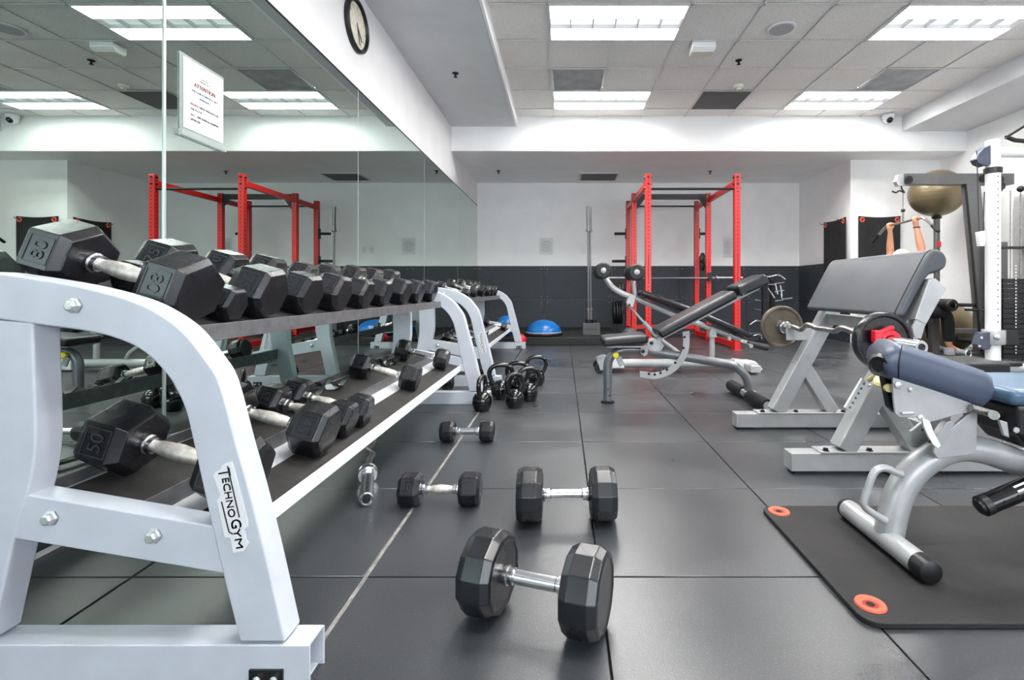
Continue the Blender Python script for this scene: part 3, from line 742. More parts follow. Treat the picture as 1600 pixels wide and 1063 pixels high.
def peg(x, y, z, s, L):
    MB().tube([(x, y, z), (x + s*L, y, z)], .024, 14).build('storage_peg', blkmetal_m, t)
    MB().box(min(x, x+s*.012), max(x, x+s*.012), y-.045, y+.045, z-.09, z+.09).build('peg_bracket', blkmetal_m, t, .003)
for z in (1.75, 1.28, .80, .40): peg(PX[0]-.038, 8.5, z, -1, .24 if z < 1.3 else .2)
for z in (1.75, 1.27): peg(PX[1]+.038, 8.5, z, 1, .18)
# j-cups and safety arm
for x in PX:
    MB().prism([(7.70, .93), (7.78, .93), (7.78, 1.06), (7.765, 1.06), (7.765, .955), (7.715, .955), (7.715, .985), (7.70, .985)], x-.03, x+.03, 'yz').build('bar_hook', blkmetal_m, t, .003)
def weight_plate(c, ax, r, th, m, lab, grp=None, grip=True):
    t = thing('weight_plate', lab, 'weight plate', c, grp)
    h = th/2
    MB().lathe([(.027, -h), (r*.30, -h), (r*.34, -h*.55), (r*.82, -h*.55), (r*.88, -h), (r*.97, -h), (r, -h*.6), (r, h*.6), (r*.97, h), (r*.88, h), (r*.82, h*.55), (r*.34, h*.55), (r*.30, h), (.027, h)], c, ax, 40, closed=True).build('disc', m, t)
    MB().lathe([(.0265, -h*1.05), (.036, -h*1.05), (.036, h*1.05), (.0265, h*1.05)], c, ax, 24, closed=True).build('hub_ring', steel_m, t)
    return t
for k, (dx, r) in enumerate(((.075, .20), (.115, .20), (.155, .20), (.20, .19))):
    weight_plate((PX[0]-.05-dx, 8.5, .40 + .0), (1,0,0), r, .03, blkmetal_m, ['innermost black weight plate on the lowest rack peg', 'second black weight plate on the lowest rack peg', 'third black weight plate on the lowest rack peg', 'outermost black weight plate on the lowest rack peg'][k], 'plates stored on the red rack')
for k, (dx, r) in enumerate(((.06, .11), (.10, .085))):
    weight_plate((PX[0]-.05-dx, 8.5, .80), (1,0,0), r, .022, iron_m, ['small iron plate close to the post on the second rack peg', 'tiny iron plate at the end of the second rack peg'][k], 'plates stored on the red rack')
weight_plate((PX[1]+.10, 8.5, 1.27), (1,0,0), .155, .03, blkmetal_m, 'black plate hanging on the right rear post of the red rack', 'plates stored on the red rack')
# barbell across the rack
def barbell(a, b, lab, sl=.415, name='barbell'):
    a, b = Vector(a), Vector(b); d = (b-a).normalized(); L = (b-a).length
    t = thing(name, lab, 'barbell', tuple((a+b)/2))
    MB().lathe([(.014, sl), (.014, L-sl)], a, d, 14).build('shaft', mat('dark_bar_steel', (122, 122, 124), .34, .8), t)
    for o, dd in ((a, d), (b, -d)):
        MB().lathe([(.020, 0), (.025, .003), (.025, sl-.03), (.036, sl-.028), (.036, sl), (.02, sl+.006)], o, dd, 20).build('sleeve', mat('dark_bar_steel', (122, 122, 124), .34, .8), t)
    return t
barbell((.60, 7.745, .972), (2.80, 7.745, .972), 'long steel barbell racked across the red power rack')
# upright barbells in a floor block
t = thing('barbell_holder', 'dark grey floor block marked TITAN holding two upright barbells', 'barbell holder', (.42, 7.55, .11))
MB().box(.295, .555, 7.45, 7.66, .11, .285).build('block', dkgrey_m if 0 else mat('grey_steel_block', (78, 78, 80), .5), t, .005)
text_mb('TITAN', .04, (.425, 7.448, .20), (1,0,0), (0,0,1), .15).build('lettering', ink_m, t)
MB().lathe([(.033, 0), (.040, 0), (.040, .05), (.033, .05)], (.385, 7.55, .285), (0,0,1), 20, closed=True).lathe([(.033, 0), (.040, 0), (.040, .05), (.033, .05)], (.47, 7.58, .285), (0,0,1), 20, closed=True).build('tube_sockets', blkmetal_m, t)
barbell((.385, 7.55, .125), (.378, 7.55, 2.06), 'steel barbell standing upright in the floor block, closer to the camera', .38)
barbell((.425, 7.60, .13), (.408, 7.62, 2.06), 'steel barbell standing upright in the floor block, behind the other', .38)
# half ball trainer
t = thing('balance_trainer', 'blue dome balance trainer with black base on the platform', 'balance trainer', (-.29, 7.42, .11))
MB().lathe([(.25, .0), (.285, .008), (.29, .03), (.28, .045), (.26, .05)], (-.29, 7.42, .11), (0,0,1), 48).build('base', blk_m, t)
MB().lathe([(.262 * math.cos(R(a)), .035 + .20 * math.sin(R(a))) for a in range(0, 90, 6)] + [(.002, .235)], (-.29, 7.42, .11), (0,0,1), 48).build('dome', bosu_m, t)
MB().lathe([(.262, .045), (.268, .05), (.262, .055)], (-.29, 7.42, .11), (0,0,1), 48, closed=True).build('dome_rim', white_m, t)
def med_ball(c, r, m, lab):
    t = thing('medicine_ball', lab, 'ball', (c[0], c[1], c[2]-r))
    MB().ball(c, r, 28, 16).build('shell', m, t)
    MB().lathe([(r*1.002, -r*.02), (r*1.004, 0), (r*1.002, r*.02)], c, (.3,.2,1), 40, closed=True).build('seam', blk_m, t)
med_ball((.975, 7.28, .125), .112, mat('grey_rubber_ball', (70, 74, 76), .5), 'dark grey medicine ball on the floor beside the red rack base')
med_ball((-.60, 6.895, .09), .088, redp_m, 'red medicine ball on the floor by the far end of the far rack')
med_ball((-.83, 7.27, .262), .15, bosu_m, 'blue ball on the black platform behind the far rack')

# ------------------------------------------------------------------ hanging exercise mats
def grommet(c, ax, par, r=.037):
    MB().lathe([(r*.5, 0), (r*.62, .004), (r*.95, .004), (r, 0), (r, -.004), (r*.5, -.004)], c, ax, 28, closed=True).build('grommet', coral_m, par)
    MB().lathe([(r*.5, -.002), (r*.5, .0008)], c, ax, 20).build('grommet_hole', mat('dark_coral', (150, 40, 24), .6), par)
    MB().lathe([(r*.28, .0005), (r*.28, .0014)], c, ax, 14).build('grommet_slot', dark_m, par)
t = thing('exercise_mat', 'black exercise mat hanging from coral eyelets on the front of the white alcove wall', 'exercise mat', (4.69, 7.33, .45))
g = MB(); n = 12
top_e = [(4.375 + (4.995-4.375)*k/n, 1.885 - .02*math.sin(math.pi*k/n)) for k in range(n+1)]
MB().prism(top_e + [(4.99, .45), (4.38, .45)], 7.345, 7.357).build('mat_sheet', matb_m, t, .002)
grommet((4.43, 7.344, 1.83), (0,-1,0), t); grommet((4.945, 7.344, 1.83), (0,-1,0), t)
for x in (4.43, 4.945): MB().tube([(x, 7.385, 1.842), (x, 7.29, 1.842), (x, 7.27, 1.86)], .005, 8).build('wall_hook', blkmetal_m, t)
t = thing('exercise_mat', 'black exercise mat hanging on the side face of the alcove wall above the rubber panels', 'exercise mat', (4.24, 7.73, .45))
top_e = [(7.44 + (8.06-7.44)*k/n, 1.885 - .02*math.sin(math.pi*k/n)) for k in range(n+1)]
MB().prism(top_e + [(8.06, .45), (7.44, .45)], 4.232, 4.244, 'yz').build('mat_sheet', matb_m, t, .002)
for y in (7.50, 8.0):
    grommet((4.231, y, 1.83), (-1,0,0), t)
    MB().tube([(4.275, y, 1.842), (4.16, y, 1.842), (4.14, y, 1.86)], .005, 8).build('wall_hook', blkmetal_m, t)

# ------------------------------------------------------------------ cable attachment stand
t = thing('attachment_stand', 'black stand with two posts for cable handles near the back wall', 'stand', (3.06, 7.45, 0))
for x in (3.02, 3.14): MB().box(x-.03, x+.03, 7.42, 7.48, .04, .95).build('post', blkmetal_m, t, .004)
MB().box(2.8, 3.36, 7.40, 7.50, 0, .04).box(3.03, 3.13, 7.2, 7.7, 0, .04).build('base', blkmetal_m, t, .004)
for z in (.32, .48, .62, .76, .88):
    MB().tube([(2.99, 7.44, z), (2.86, 7.40, z+.02)], .006, 8).tube([(3.17, 7.44, z), (3.30, 7.40, z+.02)], .006, 8).build('hook', chrome_m, t)
def handle(pts, lab, r=.011, m=chrome_m):
    t = thing('cable_attachment', lab, 'cable attachment', tuple(pts[0]), 'cable attachments on the black stand')
    MB().tube(smooth(pts, 4), r, 10).build('bar', m, t)
    c = Vector(pts[len(pts)//2]); MB().lathe([(.008, -.012), (.014, -.012), (.014, .012), (.008, .012)], c + Vector((0,-.012,.0)), (0,1,0), 12, closed=True).build('swivel_eye', steel_m, t)
Y = 7.38
H = lambda l: [at(x, y, Y) for x, y in l]
handle(H([(1183,431),(1193,433),(1205,432),(1216,430),(1222,433),(1227,437)]), 'wide chrome bar lying across the top of the handle stand')
handle(H([(1196,444.5),(1204,445),(1211,445),(1213,452),(1215,460)]), 'angled chrome grip hanging under the top of the handle stand')
handle(H([(1219,446),(1221,456),(1222,467),(1230,467),(1238,466)]), 'hooked chrome handle hanging out beside the handle stand')
handle(H([(1200,451),(1205,458),(1210,466)]), 'short slanted chrome handle at the middle of the stand')
handle(H([(1171,508),(1178,503),(1183,501),(1190,502),(1197,502)]), 'bent chrome bar low on the handle stand', .009)
handle(H([(1177,525),(1185,523),(1190,525),(1190,530)]), 'small chrome handle at the foot of the stand', .009)

# ------------------------------------------------------------------ incline bench in the middle
def pad(par, nm, a, b, wid, th, m, y, edge=.018, up=1):
    """upholstered pad along a->b in the x-z plane (top surface line), width wid across y"""
    a, b = Vector((a[0], y, a[1])), Vector((b[0], y, b[1])); d = (b-a).normalized(); n = Vector((-d.z, 0, d.x)) * up
    c = (a+b)/2 - n*th/2; L = (b-a).length
    mb = MB(); v = Vector((0,1,0)); vs = []
    xs = [-.5, -.42, -.2, .2, .42, .5]; ys = [-.5, -.3, 0, .3, .5]
    for i, fx in enumerate(xs):
        for j, fy in enumerate(ys):
            bul = .12 * (1 - (2*abs(fy))**2) * (1 - (2*abs(fx))**4)
            vs.append(c + d*(fx*L) + v*(fy*wid) + n*th*(.5 + bul))
    k0 = len(vs)
    for i, fx in enumerate(xs):
        for j, fy in enumerate(ys): vs.append(c + d*(fx*L) + v*(fy*wid) - n*th*.5)
    fs = []; J = len(ys); I = len(xs)
    fl = (d.cross(v)).dot(n) > 0
    for i in range(I-1):
        for j in range(J-1):
            q = [i*J+j, (i+1)*J+j, (i+1)*J+j+1, i*J+j+1]; fs.append(q if fl else q[::-1]); q2 = [k0+x for x in q]; fs.append(q2[::-1] if fl else q2)
    rim = [i*J for i in range(I)] + [(I-1)*J+j for j in range(1, J)] + [i*J+J-1 for i in range(I-2, -1, -1)] + [j for j in range(J-2, 0, -1)]
    for k in range(len(rim)):
        p, q = rim[k], rim[(k+1) % len(rim)]; f = [p, k0+p, k0+q, q]; fs.append(f if fl else f[::-1])
    mb.add(vs, fs)
    o = mb.build(nm, m, par, edge, 4, ang=60); o.modifiers['bevel'].angle_limit = R(50)
    return o
Y0 = 3.50
t = thing('incline_bench', 'adjustable bench with short seat and raised black backrest in front of the red rack', 'bench', (.8, Y0, 0))
Q = lambda l, Y=Y0: [at(x, y, Y) for x, y in l]
MB().tube(smooth(Q([(949.4,627),(949.4,590),(950,567),(958,554),(972,547.5),(990,546.5),(1018,549.5),(1134,569),(1152,576),(1165,588),(1170,603),(1169.6,616)]), 5), .031, 20).build('frame_tube', greym_m, t)
MB().lathe([(.048, .0), (.048, .012), (.034, .016)], (.314, Y0, 0), (0,0,1), 24).build('foot', blk_m, t)
for z, x in ((.10, .314), (.055, .322)): MB().lathe([(.006, 0), (.006, .004)], (x, Y0-.030, z), (0,-1,0), 10).build('pin', blk_m, t)
# rear cross foot with grip sleeves
MB().tube([(1.31, 3.17, .05), (1.31, 3.86, .05)], .028, 18).build('rear_foot', silver_m, t)
for y0, y1 in ((3.18, 3.47), (3.60, 3.86)):
    pr = []; k = 0; yy = 0
    while yy < y1-y0-.001:
        pr += [(.043, yy), (.043, yy+.008), (.038, yy+.010), (.038, yy+.012)]; yy += .0135
    MB().lathe(pr, (1.31, y0, .05), (0,1,0), 18).build('grip_sleeve', foam_m, t)
MB().box(1.27, 1.35, 3.47, 3.55, .07, .085).build('foot_bracket', silver_m, t, .004)
pad(t, 'seat', (.262, .465), (.578, .492), .27, .062, vinyl_m, Y0, .022)
MB().box(.29, .56, Y0-.10, Y0+.10, .398, .41).bar((.40, Y0, .40), (.42, Y0, .36), .04, .04, (0,1,0)).build('seat_plate', silver_m, t, .003)
pad(t, 'backrest', (.640, .515), (1.165, .795), .27, .062, vinyl_m, Y0, .02)
pad(t, 'headrest', (1.180, .815), (1.385, .905), .24, .075, vinyl_m, Y0, .028)
MB().bar((.66, Y0, .445), (1.375, Y0, .815), .05, .03, (0,0,1)).build('backrest_rail', silver_m, t, .005)
MB().prism([xz(*p, Y0) for p in [(1012,533),(1020,528),(1030,531),(1036,540),(1030,549),(1014,548),(1008,541)]], Y0-.045, Y0+.045).build('hinge_bracket', silver_m, t, .004)
MB().prism([xz(*p, Y0) for p in [(999,540),(1008,537),(1011,545),(1010,552),(1005,556),(999,551)]], Y0-.05, Y0-.038).build('hinge_bracket', silver_m, t, .002)
for px, py in ((1018,536),(1004.5,549)):
    p = at(px, py, Y0-.05); MB().lathe([(.013, 0), (.013, .006), (.006, .008)], p, (0,-1,0), 16).build('pivot_bolt', blk_m, t)
arc_o = smooth([xz(*p, Y0) for p in [(1075,516),(1075,537),(1072,553),(1064,567),(1053,579),(1038,587),(1020,591),(998,588)]], 3)
arc_i = smooth([xz(*p, Y0) for p in [(998,578),(1020,581),(1034,578),(1046,571),(1056,561),(1063,549),(1065,535),(1064,518)]], 3)
ap = MB().prism(arc_o + arc_i, Y0-.043, Y0-.036).build('adjuster_plate', silver_m, t, .0015, 1)
hs = MB()
for px, py in ((1014,584.5),(1023,585.5),(1032,583),(1042,578),(1055,567),(1068,544),(1069.5,527)):
    p = at(px, py, Y0-.043); hs.lathe([(.009, 0), (.009, .001)], p, (0,-1,0), 12)
hs.build('plate_holes', dark_m, ap, kind='stuff')
p = at(962, 555, Y0-.045); MB().lathe([(.012, -.02), (.012, 0), (.022, .002), (.022, .016), (.015, .02)], p, (0,-1,0), 20).build('release_knob', yel_m, t, .002)
MB().bar(at(966, 558, Y0), at(972, 572, Y0), .04, .012, (0,1,0)).build('knob_bracket', silver_m, t, .002)

# ------------------------------------------------------------------ decline bench behind it
Y1 = 4.85
t = thing('decline_bench', 'decline bench with foam ankle rollers and glossy black sloping pads', 'bench', (1.1, Y1, 0))
Q = lambda l, Y=Y1: [at(x, y, Y) for x, y in l]
MB().tube([(.50, Y1, .075), (1.80, Y1, .075)], .042, 20).build('base_tube', silver_m, t)
MB().prism([xz(*p, Y1) for p in [(950,559),(966,557),(974,573),(948,573)]], Y1-.10, Y1+.10).build('front_foot', white_m, t, .006)
for dy in (-.13, .13):
    MB().lathe([(.012, -.014), (.04, -.014), (.045, -.008), (.045, .008), (.04, .014), (.012, .014)], (.345, Y1+dy, .045), (0,1,0), 24).build('wheel', blk_m, t)
    MB().prism([xz(*p, Y1) for p in [(932,560),(942,556),(955,558),(955,573),(936,575)]], Y1+dy-.026, Y1+dy-.018).build('wheel_bracket', silver_m, t, .002)
MB().bar((1.80, Y1-.22, .05), (1.80, Y1+.22, .05), .10, .07, (0,0,1)).build('rear_foot', silver_m, t, .01)
MB().prism([(1.66, .12), (1.86, .10), (1.93, .03), (1.93, .015), (1.66, .015)], Y1-.05, Y1+.05).build('foot_cover', white_m, t, .006)
MB().tube(smooth(Q([(943,430),(950,441),(957,449),(967,456),(980,462),(996,467.6),(1052.5,491.6),(1098,508.5),(1157,530)]), 5), .028, 18).build('main_tube', silver_m, t)
MB().tube(Q([(988.5,434),(990,450),(993,466)]), .022, 14).build('roller_post', silver_m, t)
def roller(px, py, nm='ankle_roller', r=.078, half=.20, Y=Y1, par=t):
    p = at(px, py, Y-half)
    p = (at(px, py, Y)[0], Y, at(px, py, Y)[2])
    for s in (-1, 1):
        MB().lathe([(.018, .03), (r*.8, .03), (r, .05), (r, half-.02), (r*.85, half), (.018, half)], p, (0,s,0), 24).build(nm, foam_m, par)
        MB().lathe([(.026, half), (.026, half+.006), (.012, half+.012)], p, (0,s,0), 18).build('end_cap', silver_m, par)
    MB().tube([(p[0], Y-half, p[2]), (p[0], Y+half, p[2])], .015, 12).build('roller_bar', silver_m, par)
roller(940.5, 424); roller(990.5, 426.5)
pad(t, 'upper_pad', (.755, .795), (1.225, .625), .28, .055, glossv_m, Y1, .02)
pad(t, 'lower_pad', (1.37, .565), (1.80, .375), .28, .055, glossv_m, Y1, .02)
MB().bar((.80, Y1, .715), (1.22, Y1, .565), .16, .014, (0,0,1)).bar((1.40, Y1, .50), (1.74, Y1, .345), .16, .014, (0,0,1)).build('pad_plate', blkmetal_m, t)
MB().tube([(1.456, Y1, .09), (1.456, Y1, .40)], .026, 16).build('rear_post', silver_m, t)
MB().prism([xz(*p, Y1) for p in [(1107,517),(1112,510),(1117,517),(1119,527),(1107,527)]], Y1-.035, Y1+.035).build('post_bracket', silver_m, t, .003)
MB().tube(Q([(981,476),(1008,506)]), .011, 12).tube(Q([(1006,504),(1024,524)]), .022, 14).tube(Q([(1024,524),(1062,552),(1068,565)]), .017, 12).build('support_strut', silver_m, t)
MB().prism([xz(*p, Y1) for p in [(984,459),(993,463),(988,480),(980,479),(978,472)]], Y1-.04, Y1+.04).build('strut_bracket', silver_m, t, .003)
p = at(983, 477, Y1-.04); MB().lathe([(.014, 0), (.014, .008)], p, (0,-1,0), 16).build('pivot_bolt', blk_m, t)
MB().tube([(1.62, Y1-.02, .37), (1.74, Y1, .30), (1.98, Y1, .225)], .017, 14).build('handle_tube', chrome_m, t)
MB().tube([(1.80, Y1-.01, .27), (2.0, Y1, .225)], .03, 16).build('foam_grip', foam_m, t)
for dy, px, py in ((-.10, 1140, 529), (-.10, 1174, 541)):
    p = at(px, py, Y1+dy); MB().tube([p, (p[0], Y1+.1, p[2])], .018, 12).build('cross_bar', silver_m, t)

# ------------------------------------------------------------------ preacher curl bench
t = thing('preacher_bench', 'silver preacher curl bench with wide sloping grey vinyl arm pad', 'bench', (1.5, 2.5, 0))
for y, x1 in ((2.82, 2.10), (2.14, 2.16)):
    MB().box(.985, x1, y, y+.078, .012, .09).build('base_rail', silver_m, t, .004)
    MB().box(1.0, 1.09, y+.005, y+.073, 0, .013).box(x1-.10, x1-.02, y+.005, y+.073, 0, .013).build('rail_foot', blk_m, t)
    MB().box(1.11, 1.62, y-.004, y+.082, .09, .098).build('mount_plate', silver_m, t, .002)
    a, b = Vector((1.225, y+.040, .097)), Vector((1.605, y+.040, .80))
    MB().bar(a, b, .078, .082, (-1,0,.6)).build('slanted_post', silver_m, t, .006)
    MB().bar((1.545, y+.040, .097), (1.355, y+.040, .40), .068, .07, (1,0,.6)).build('brace_post', silver_m, t, .005)
    for bx in (1.14, 1.33, 1.60): MB().lathe([(.015, 0), (.015, .003), (.010, .004), (.010, .012)], (bx, y+.015, .098), (0,0,1), 6).build('bolt', blk_m, t)
    # bar rest
    MB().box(1.285, 1.47, y+.03 if y > 2.5 else y-.02, y+.042 if y > 2.5 else y-.008, .505, .575).prism([(1.285,.575),(1.285,.60),(1.297,.60),(1.297,.575)], y-.02 if y < 2.5 else y+.0, y-.008 if y < 2.5 else y+.042).build('bar_rest', silver_m if y > 2.5 else blkmetal_m, t, .003)
MB().box(1.50, 1.56, 2.20, 2.84, .60, .66).build('cross_tube', silver_m, t, .005)
MB().prism([xz(*p, 2.10) for p in [(1450,437),(1461,435),(1478,450),(1446,508),(1428,499)]], 2.095, 2.20).build('upper_tube', silver_m, t, .005)
MB().prism([xz(*p, 2.10) for p in [(1430,500),(1445,507),(1438,530),(1428,527),(1424,512)]], 2.095, 2.105).build('pivot_plate', silver_m, t, .002)
# arm pad: sloping face that rolls over at the top
prof = smooth([(1.415, .690), (1.47, .80), (1.53, .915), (1.556, .955), (1.585, .968), (1.615, .955), (1.630, .925), (1.622, .892), (1.59, .872), (1.555, .862)], 4) + [(1.53, .83), (1.46, .70), (1.45, .684), (1.43, .680)]
pm = MB().prism([(p[0]-.005, p[1]) for p in prof], 2.095, 2.885).build('arm_pad', slate_m, t, .022, 4, ang=50)
pm.modifiers['bevel'].angle_limit = R(55)
MB().tube([(p[0]-.006, 2.118, p[1]) for p in prof[:28]], .0025, 6).build('piping', blk_m, pm)
# notched adjuster and holes on the near post
a = Vector((1.235, 2.128, .30)); 
nt_ = MB().prism([xz(*p, 2.125) for p in [(1320,637),(1331,645),(1357,600),(1347,591)]], 2.122, 2.136).build('notched_strip', white_m, t, .001, 1)
hs = MB()
for k in range(6):
    f = k/5; p = at(1328 + (1350-1328)*f, 637 - (637-600)*f, 2.1215); hs.lathe([(.0055, 0), (.0055, .0008)], p, (0,-1,0), 10)
hs.build('notches', mat('notch_shadow_slot', (120, 120, 122), .7), nt_, kind='stuff')
pad(t, 'seat', (1.74, .448), (2.13, .448), .27, .058, vinyl_m, 2.49, .012)
MB().bar((1.75, 2.49, .38), (2.12, 2.49, .38), .2, .02, (0,0,1)).tube([(2.10, 2.47, .405), (2.55, 2.47, .405)], .024, 14).build('seat_frame', silver_m, t, .003)
MB().box(2.16, 2.26, 2.435, 2.505, .420, .440).build('seat_clamp', blk_m, t, .006)
MB().bar((1.95, 2.49, .37), (1.95, 2.49, .085), .07, .07, (0,1,0)).box(1.90, 2.0, 2.22, 2.82, .03, .09).build('seat_post', silver_m, t, .004)
# loaded curl bar on the rests
t = thing('loaded_curl_bar', 'worn curl bar resting across the preacher bench', 'barbell', (1.31, 2.45, .60))
pts = []
for px, py in ((1224,511.5),(1232,511),(1239,511),(1246,513.5),(1252,515.5),(1257,511),(1262,507.5),(1270,510.5),(1278,513.5),(1291,515),(1304,517.5),(1311,514),(1318,513),(1332,518),(1347,525),(1356,527)):
    Yb = 1.305*775/(px-880); pts.append((1.305 + .0*px, Yb, at(px, py, Yb)[2]))
zc = .592
MB().tube(smooth(pts, 3), .0135, 12).build('shaft', steel_m, t)
p0, p1 = Vector(pts[0]), Vector(pts[-1])
MB().lathe([(.032, 0), (.036, .004), (.036, .02), (.025, .022), (.025, .20)], (1.305, 2.90, pts[0][2]), (0,1,0), 20).build('sleeve', chrome_m, t)
MB().lathe([(.032, 0), (.036, .004), (.036, .02), (.025, .022), (.025, .30), (.023, .305), (.014, .305), (.014, .298)], (1.305, 2.11, zc-.004), (0,-1,0), 24).build('sleeve', chrome_m, t)
MB().lathe([(.0135, .2985), (.002, .2995)], (1.305, 2.11, zc-.004), (0,-1,0), 16).build('end_plug', blk_m, t)
weight_plate((1.305, 2.965, pts[0][2]), (0,1,0), .126, .030, iron_m, 'weathered bare-iron plate on the far end of the curl bar')
weight_plate((1.305, 2.03, zc-.004), (0,1,0), .118, .040, ure_m, 'black weight plate behind the red collar on the near end of the curl bar')
t = thing('bar_collar', 'bright red plastic locking collar on the curl bar sleeve', 'collar', (1.305, 1.97, zc))
MB().lathe([(.029, 0), (.046, 0), (.048, .006), (.048, .026), (.044, .032), (.029, .032)], (1.305, 2.004, zc-.004), (0,-1,0), 24, closed=True).build('ring', redp_m, t)
MB().box(1.24, 1.275, 1.972, 2.002, .585, .635).bar((1.25, 1.985, .62), (1.32, 1.985, .648), .022, .016, (0,0,1)).build('lever', redp_m, t, .005)

# ------------------------------------------------------------------ exercise mat and the blue bench
t = thing('exercise_mat', 'black exercise mat with coral eyelets lying on the floor under the blue bench', 'exercise mat', (1.5, 1.48, 0))
def rrect(x0, x1, y0, y1, r, n=6):
    out = []
    for cx, cy, a0 in ((x1-r, y1-r, 0), (x0+r, y1-r, 90), (x0+r, y0+r, 180), (x1-r, y0+r, 270)):
        for k in range(n+1): a = R(a0 + 90*k/n); out.append((cx + r*math.cos(a), cy + r*math.sin(a)))
    return out
MB().prism(rrect(.712, 2.45, 1.165, 1.800, .045), .0005, .0145, 'xy').build('mat_sheet', matb_m, t, .003, 2)
for c in ((.762, 1.752), (.765, 1.235)): grommet((c[0], c[1], .0145), (0,0,1), t, .036)
Z0 = .0145                                            # the bench stands on the mat
Yc = 1.50
t = thing('flat_bench', 'blue upholstered adjustable bench with thick grey tube frame standing on the black mat', 'bench', (1.3, Yc, Z0))
MB().tube([(.975, 1.335, .048), (.975, 1.70, .048)], .0325, 24).build('front_foot', silver_m, t)
for y, s, q_ in ((1.325, -1, .03), (1.70, 1, .006)): MB().lathe([(.034, -q_), (.034, .004), (.030, .012), (.018, .017), (.004, .018)], (.975, y, .048), (0,s,0), 28).build('foot_cap', blk_m, t)
Q = lambda l, Y=Yc: [at(x, y, Y) for x, y in l]
mt = smooth([(.985, Yc, .06), (1.005, Yc, .15), (1.04, Yc, .225), (1.10, Yc, .283), (1.18, Yc, .318), (1.27, Yc, .312), (1.40, Yc, .268), (1.60, Yc, .20), (1.80, Yc, .12), (1.86, Yc, .06)], 5)
MB().tube(mt, .040, 24).build('frame_tube', silver_m, t)
MB().tube([(1.87, 1.30, .048), (1.87, 1.70, .048)], .0325, 20).build('rear_foot', silver_m, t)
hp = smooth([at(x, y, 1.475) for x, y in [(1409,741),(1399,738),(1385,732),(1373,733),(1364,742),(1356,765),(1350,785),(1353,794),(1365,803),(1384,814)]], 4)
MB().tube(hp, .0105, 14).build('carry_handle', silver_m, t)
# gusset, side plate, link, hinge
Yn = 1.44
G = lambda l, Y=Yn: [xz(x, y, Y) for x, y in l]
MB().prism(G([(1522,640),(1528,648),(1526,706),(1520,711),(1466,718),(1459,708),(1462,690)]), Yn, Yn+.012).build('gusset', silver_m, t, .003)
MB().prism(G([(1522,640),(1528,648),(1526,706),(1520,711),(1466,718),(1459,708),(1462,690)]), Yn+.10, Yn+.112).build('gusset', silver_m, t, .003)
MB().prism(G([(1457,690),(1478,660),(1486,656),(1491,662),(1468,693),(1460,697)]), Yn-.004, Yn+.02).build('catch_bracket', silver_m, t, .002)
MB().prism(G([(1388,584),(1400,578),(1463,607),(1521,634),(1517,640),(1486,646),(1441,659),(1436,652),(1428,650),(1398,650),(1392,644),(1389,620)]), Yn-.02, Yn-.012).build('side_plate', silver_m, t, .002)
for (px, py, r) in ((1403,602,.010),(1422,609,.006),(1438,653,.009)):
    p = at(px, py, Yn-.021); MB().lathe([(r, 0), (r, .004), (r*.6, .006)], p, (0,-1,0), 20).build('plate_bolt', bolt_m, t)
p0, p1 = at(1409,646.5,Yn-.024), at(1427,645.5,Yn-.024); MB().tube([p0, p1], .004, 10).build('lock_lever', silver_m, t)
MB().prism(G([(1429,648),(1441,654),(1446,668),(1452,680),(1458,691),(1454,696),(1446,690),(1438,676),(1432,662)]), Yn-.03, Yn-.022).build('link_bar', white_m, t, .001, 1)
for px, py in ((1441,672),(1452,690)):
    p = at(px, py, Yn-.031); MB().lathe([(.004, 0), (.004, .0015)], p, (0,-1,0), 12).build('link_hole', dark_m, t)
MB().tube([at(1516,637,Yn-.03), at(1553,648,Yn-.03)], .011, 14).tube([at(1553,649,Yn-.06), at(1553,649,Yn+.14)], .013, 16).build('hinge_bar', steel_m, t)
MB().prism(G([(1547,652),(1560,656),(1563,680),(1555,676)]), Yn-.03, Yn-.02).build('hinge_tab', silver_m, t, .002)
# under the seat
MB().box(1.30, 1.98, 1.415, 1.62, .375, .465).prism([(1.30, .40), (1.98, .40), (1.98, .33), (1.36, .33)], 1.44, 1.60).build('seat_box', blk_m, t, .012, 3)
p = at(1587, 672, 1.414); MB().lathe([(.008, 0), (.008, .004)], p, (0,-1,0), 16).build('seat_bolt', bolt_m, t)
pad(t, 'seat', (1.29, .512), (2.0, .512), .31, .052, blue2_m, 1.575, .022)
# thick blue back pad, raised at the head end
def loaf(par, nm, a, b, y0, y1, th, m, skew=0):
    a, b = Vector(a), Vector(b); d = (b-a).normalized(); n = Vector((-d.z, 0, d.x)); L = (b-a).length
    mb = MB(); rows = []
    N = 22; SEG = 28
    for i in range(N+1):
        s = i/N; 
        e = 1.0
        if s < .10: e = math.sqrt(max(0, 1 - ((.10-s)/.10)**2)) * .55 + .45
        if s > .90: e = math.sqrt(max(0, 1 - ((s-.90)/.10)**2)) * .55 + .45
        c = a + d*(L*s); hw = (y1-y0)/2 * (1 - .10*(1-e)*2) * (.985 + .015*math.cos(6.28*s)); hh = th/2*e
        ring = []
        for k in range(SEG):
            t_ = 2*math.pi*k/SEG; ct, st = math.cos(t_), math.sin(t_)
            px = math.copysign(abs(ct)**.45, ct); pz = math.copysign(abs(st)**.62, st)
            ring.append(c + Vector((skew*hw*px, (y0+y1)/2 + hw*px, 0)) - Vector((0, c.y, 0)) + n*(hh*pz))
        rows.append(ring)
    vs = [p for rw in rows for p in rw]; fs = []
    for i in range(N):
        for k in range(SEG):
            l = (k+1) % SEG; fs.append([i*SEG+k, (i+1)*SEG+k, (i+1)*SEG+l, i*SEG+l])
    fs.append(list(range(SEG))); fs.append([N*SEG+k for k in range(SEG)][::-1])
    return mb.add(vs, [f[::-1] for f in fs]).build(nm, m, par, ang=50)
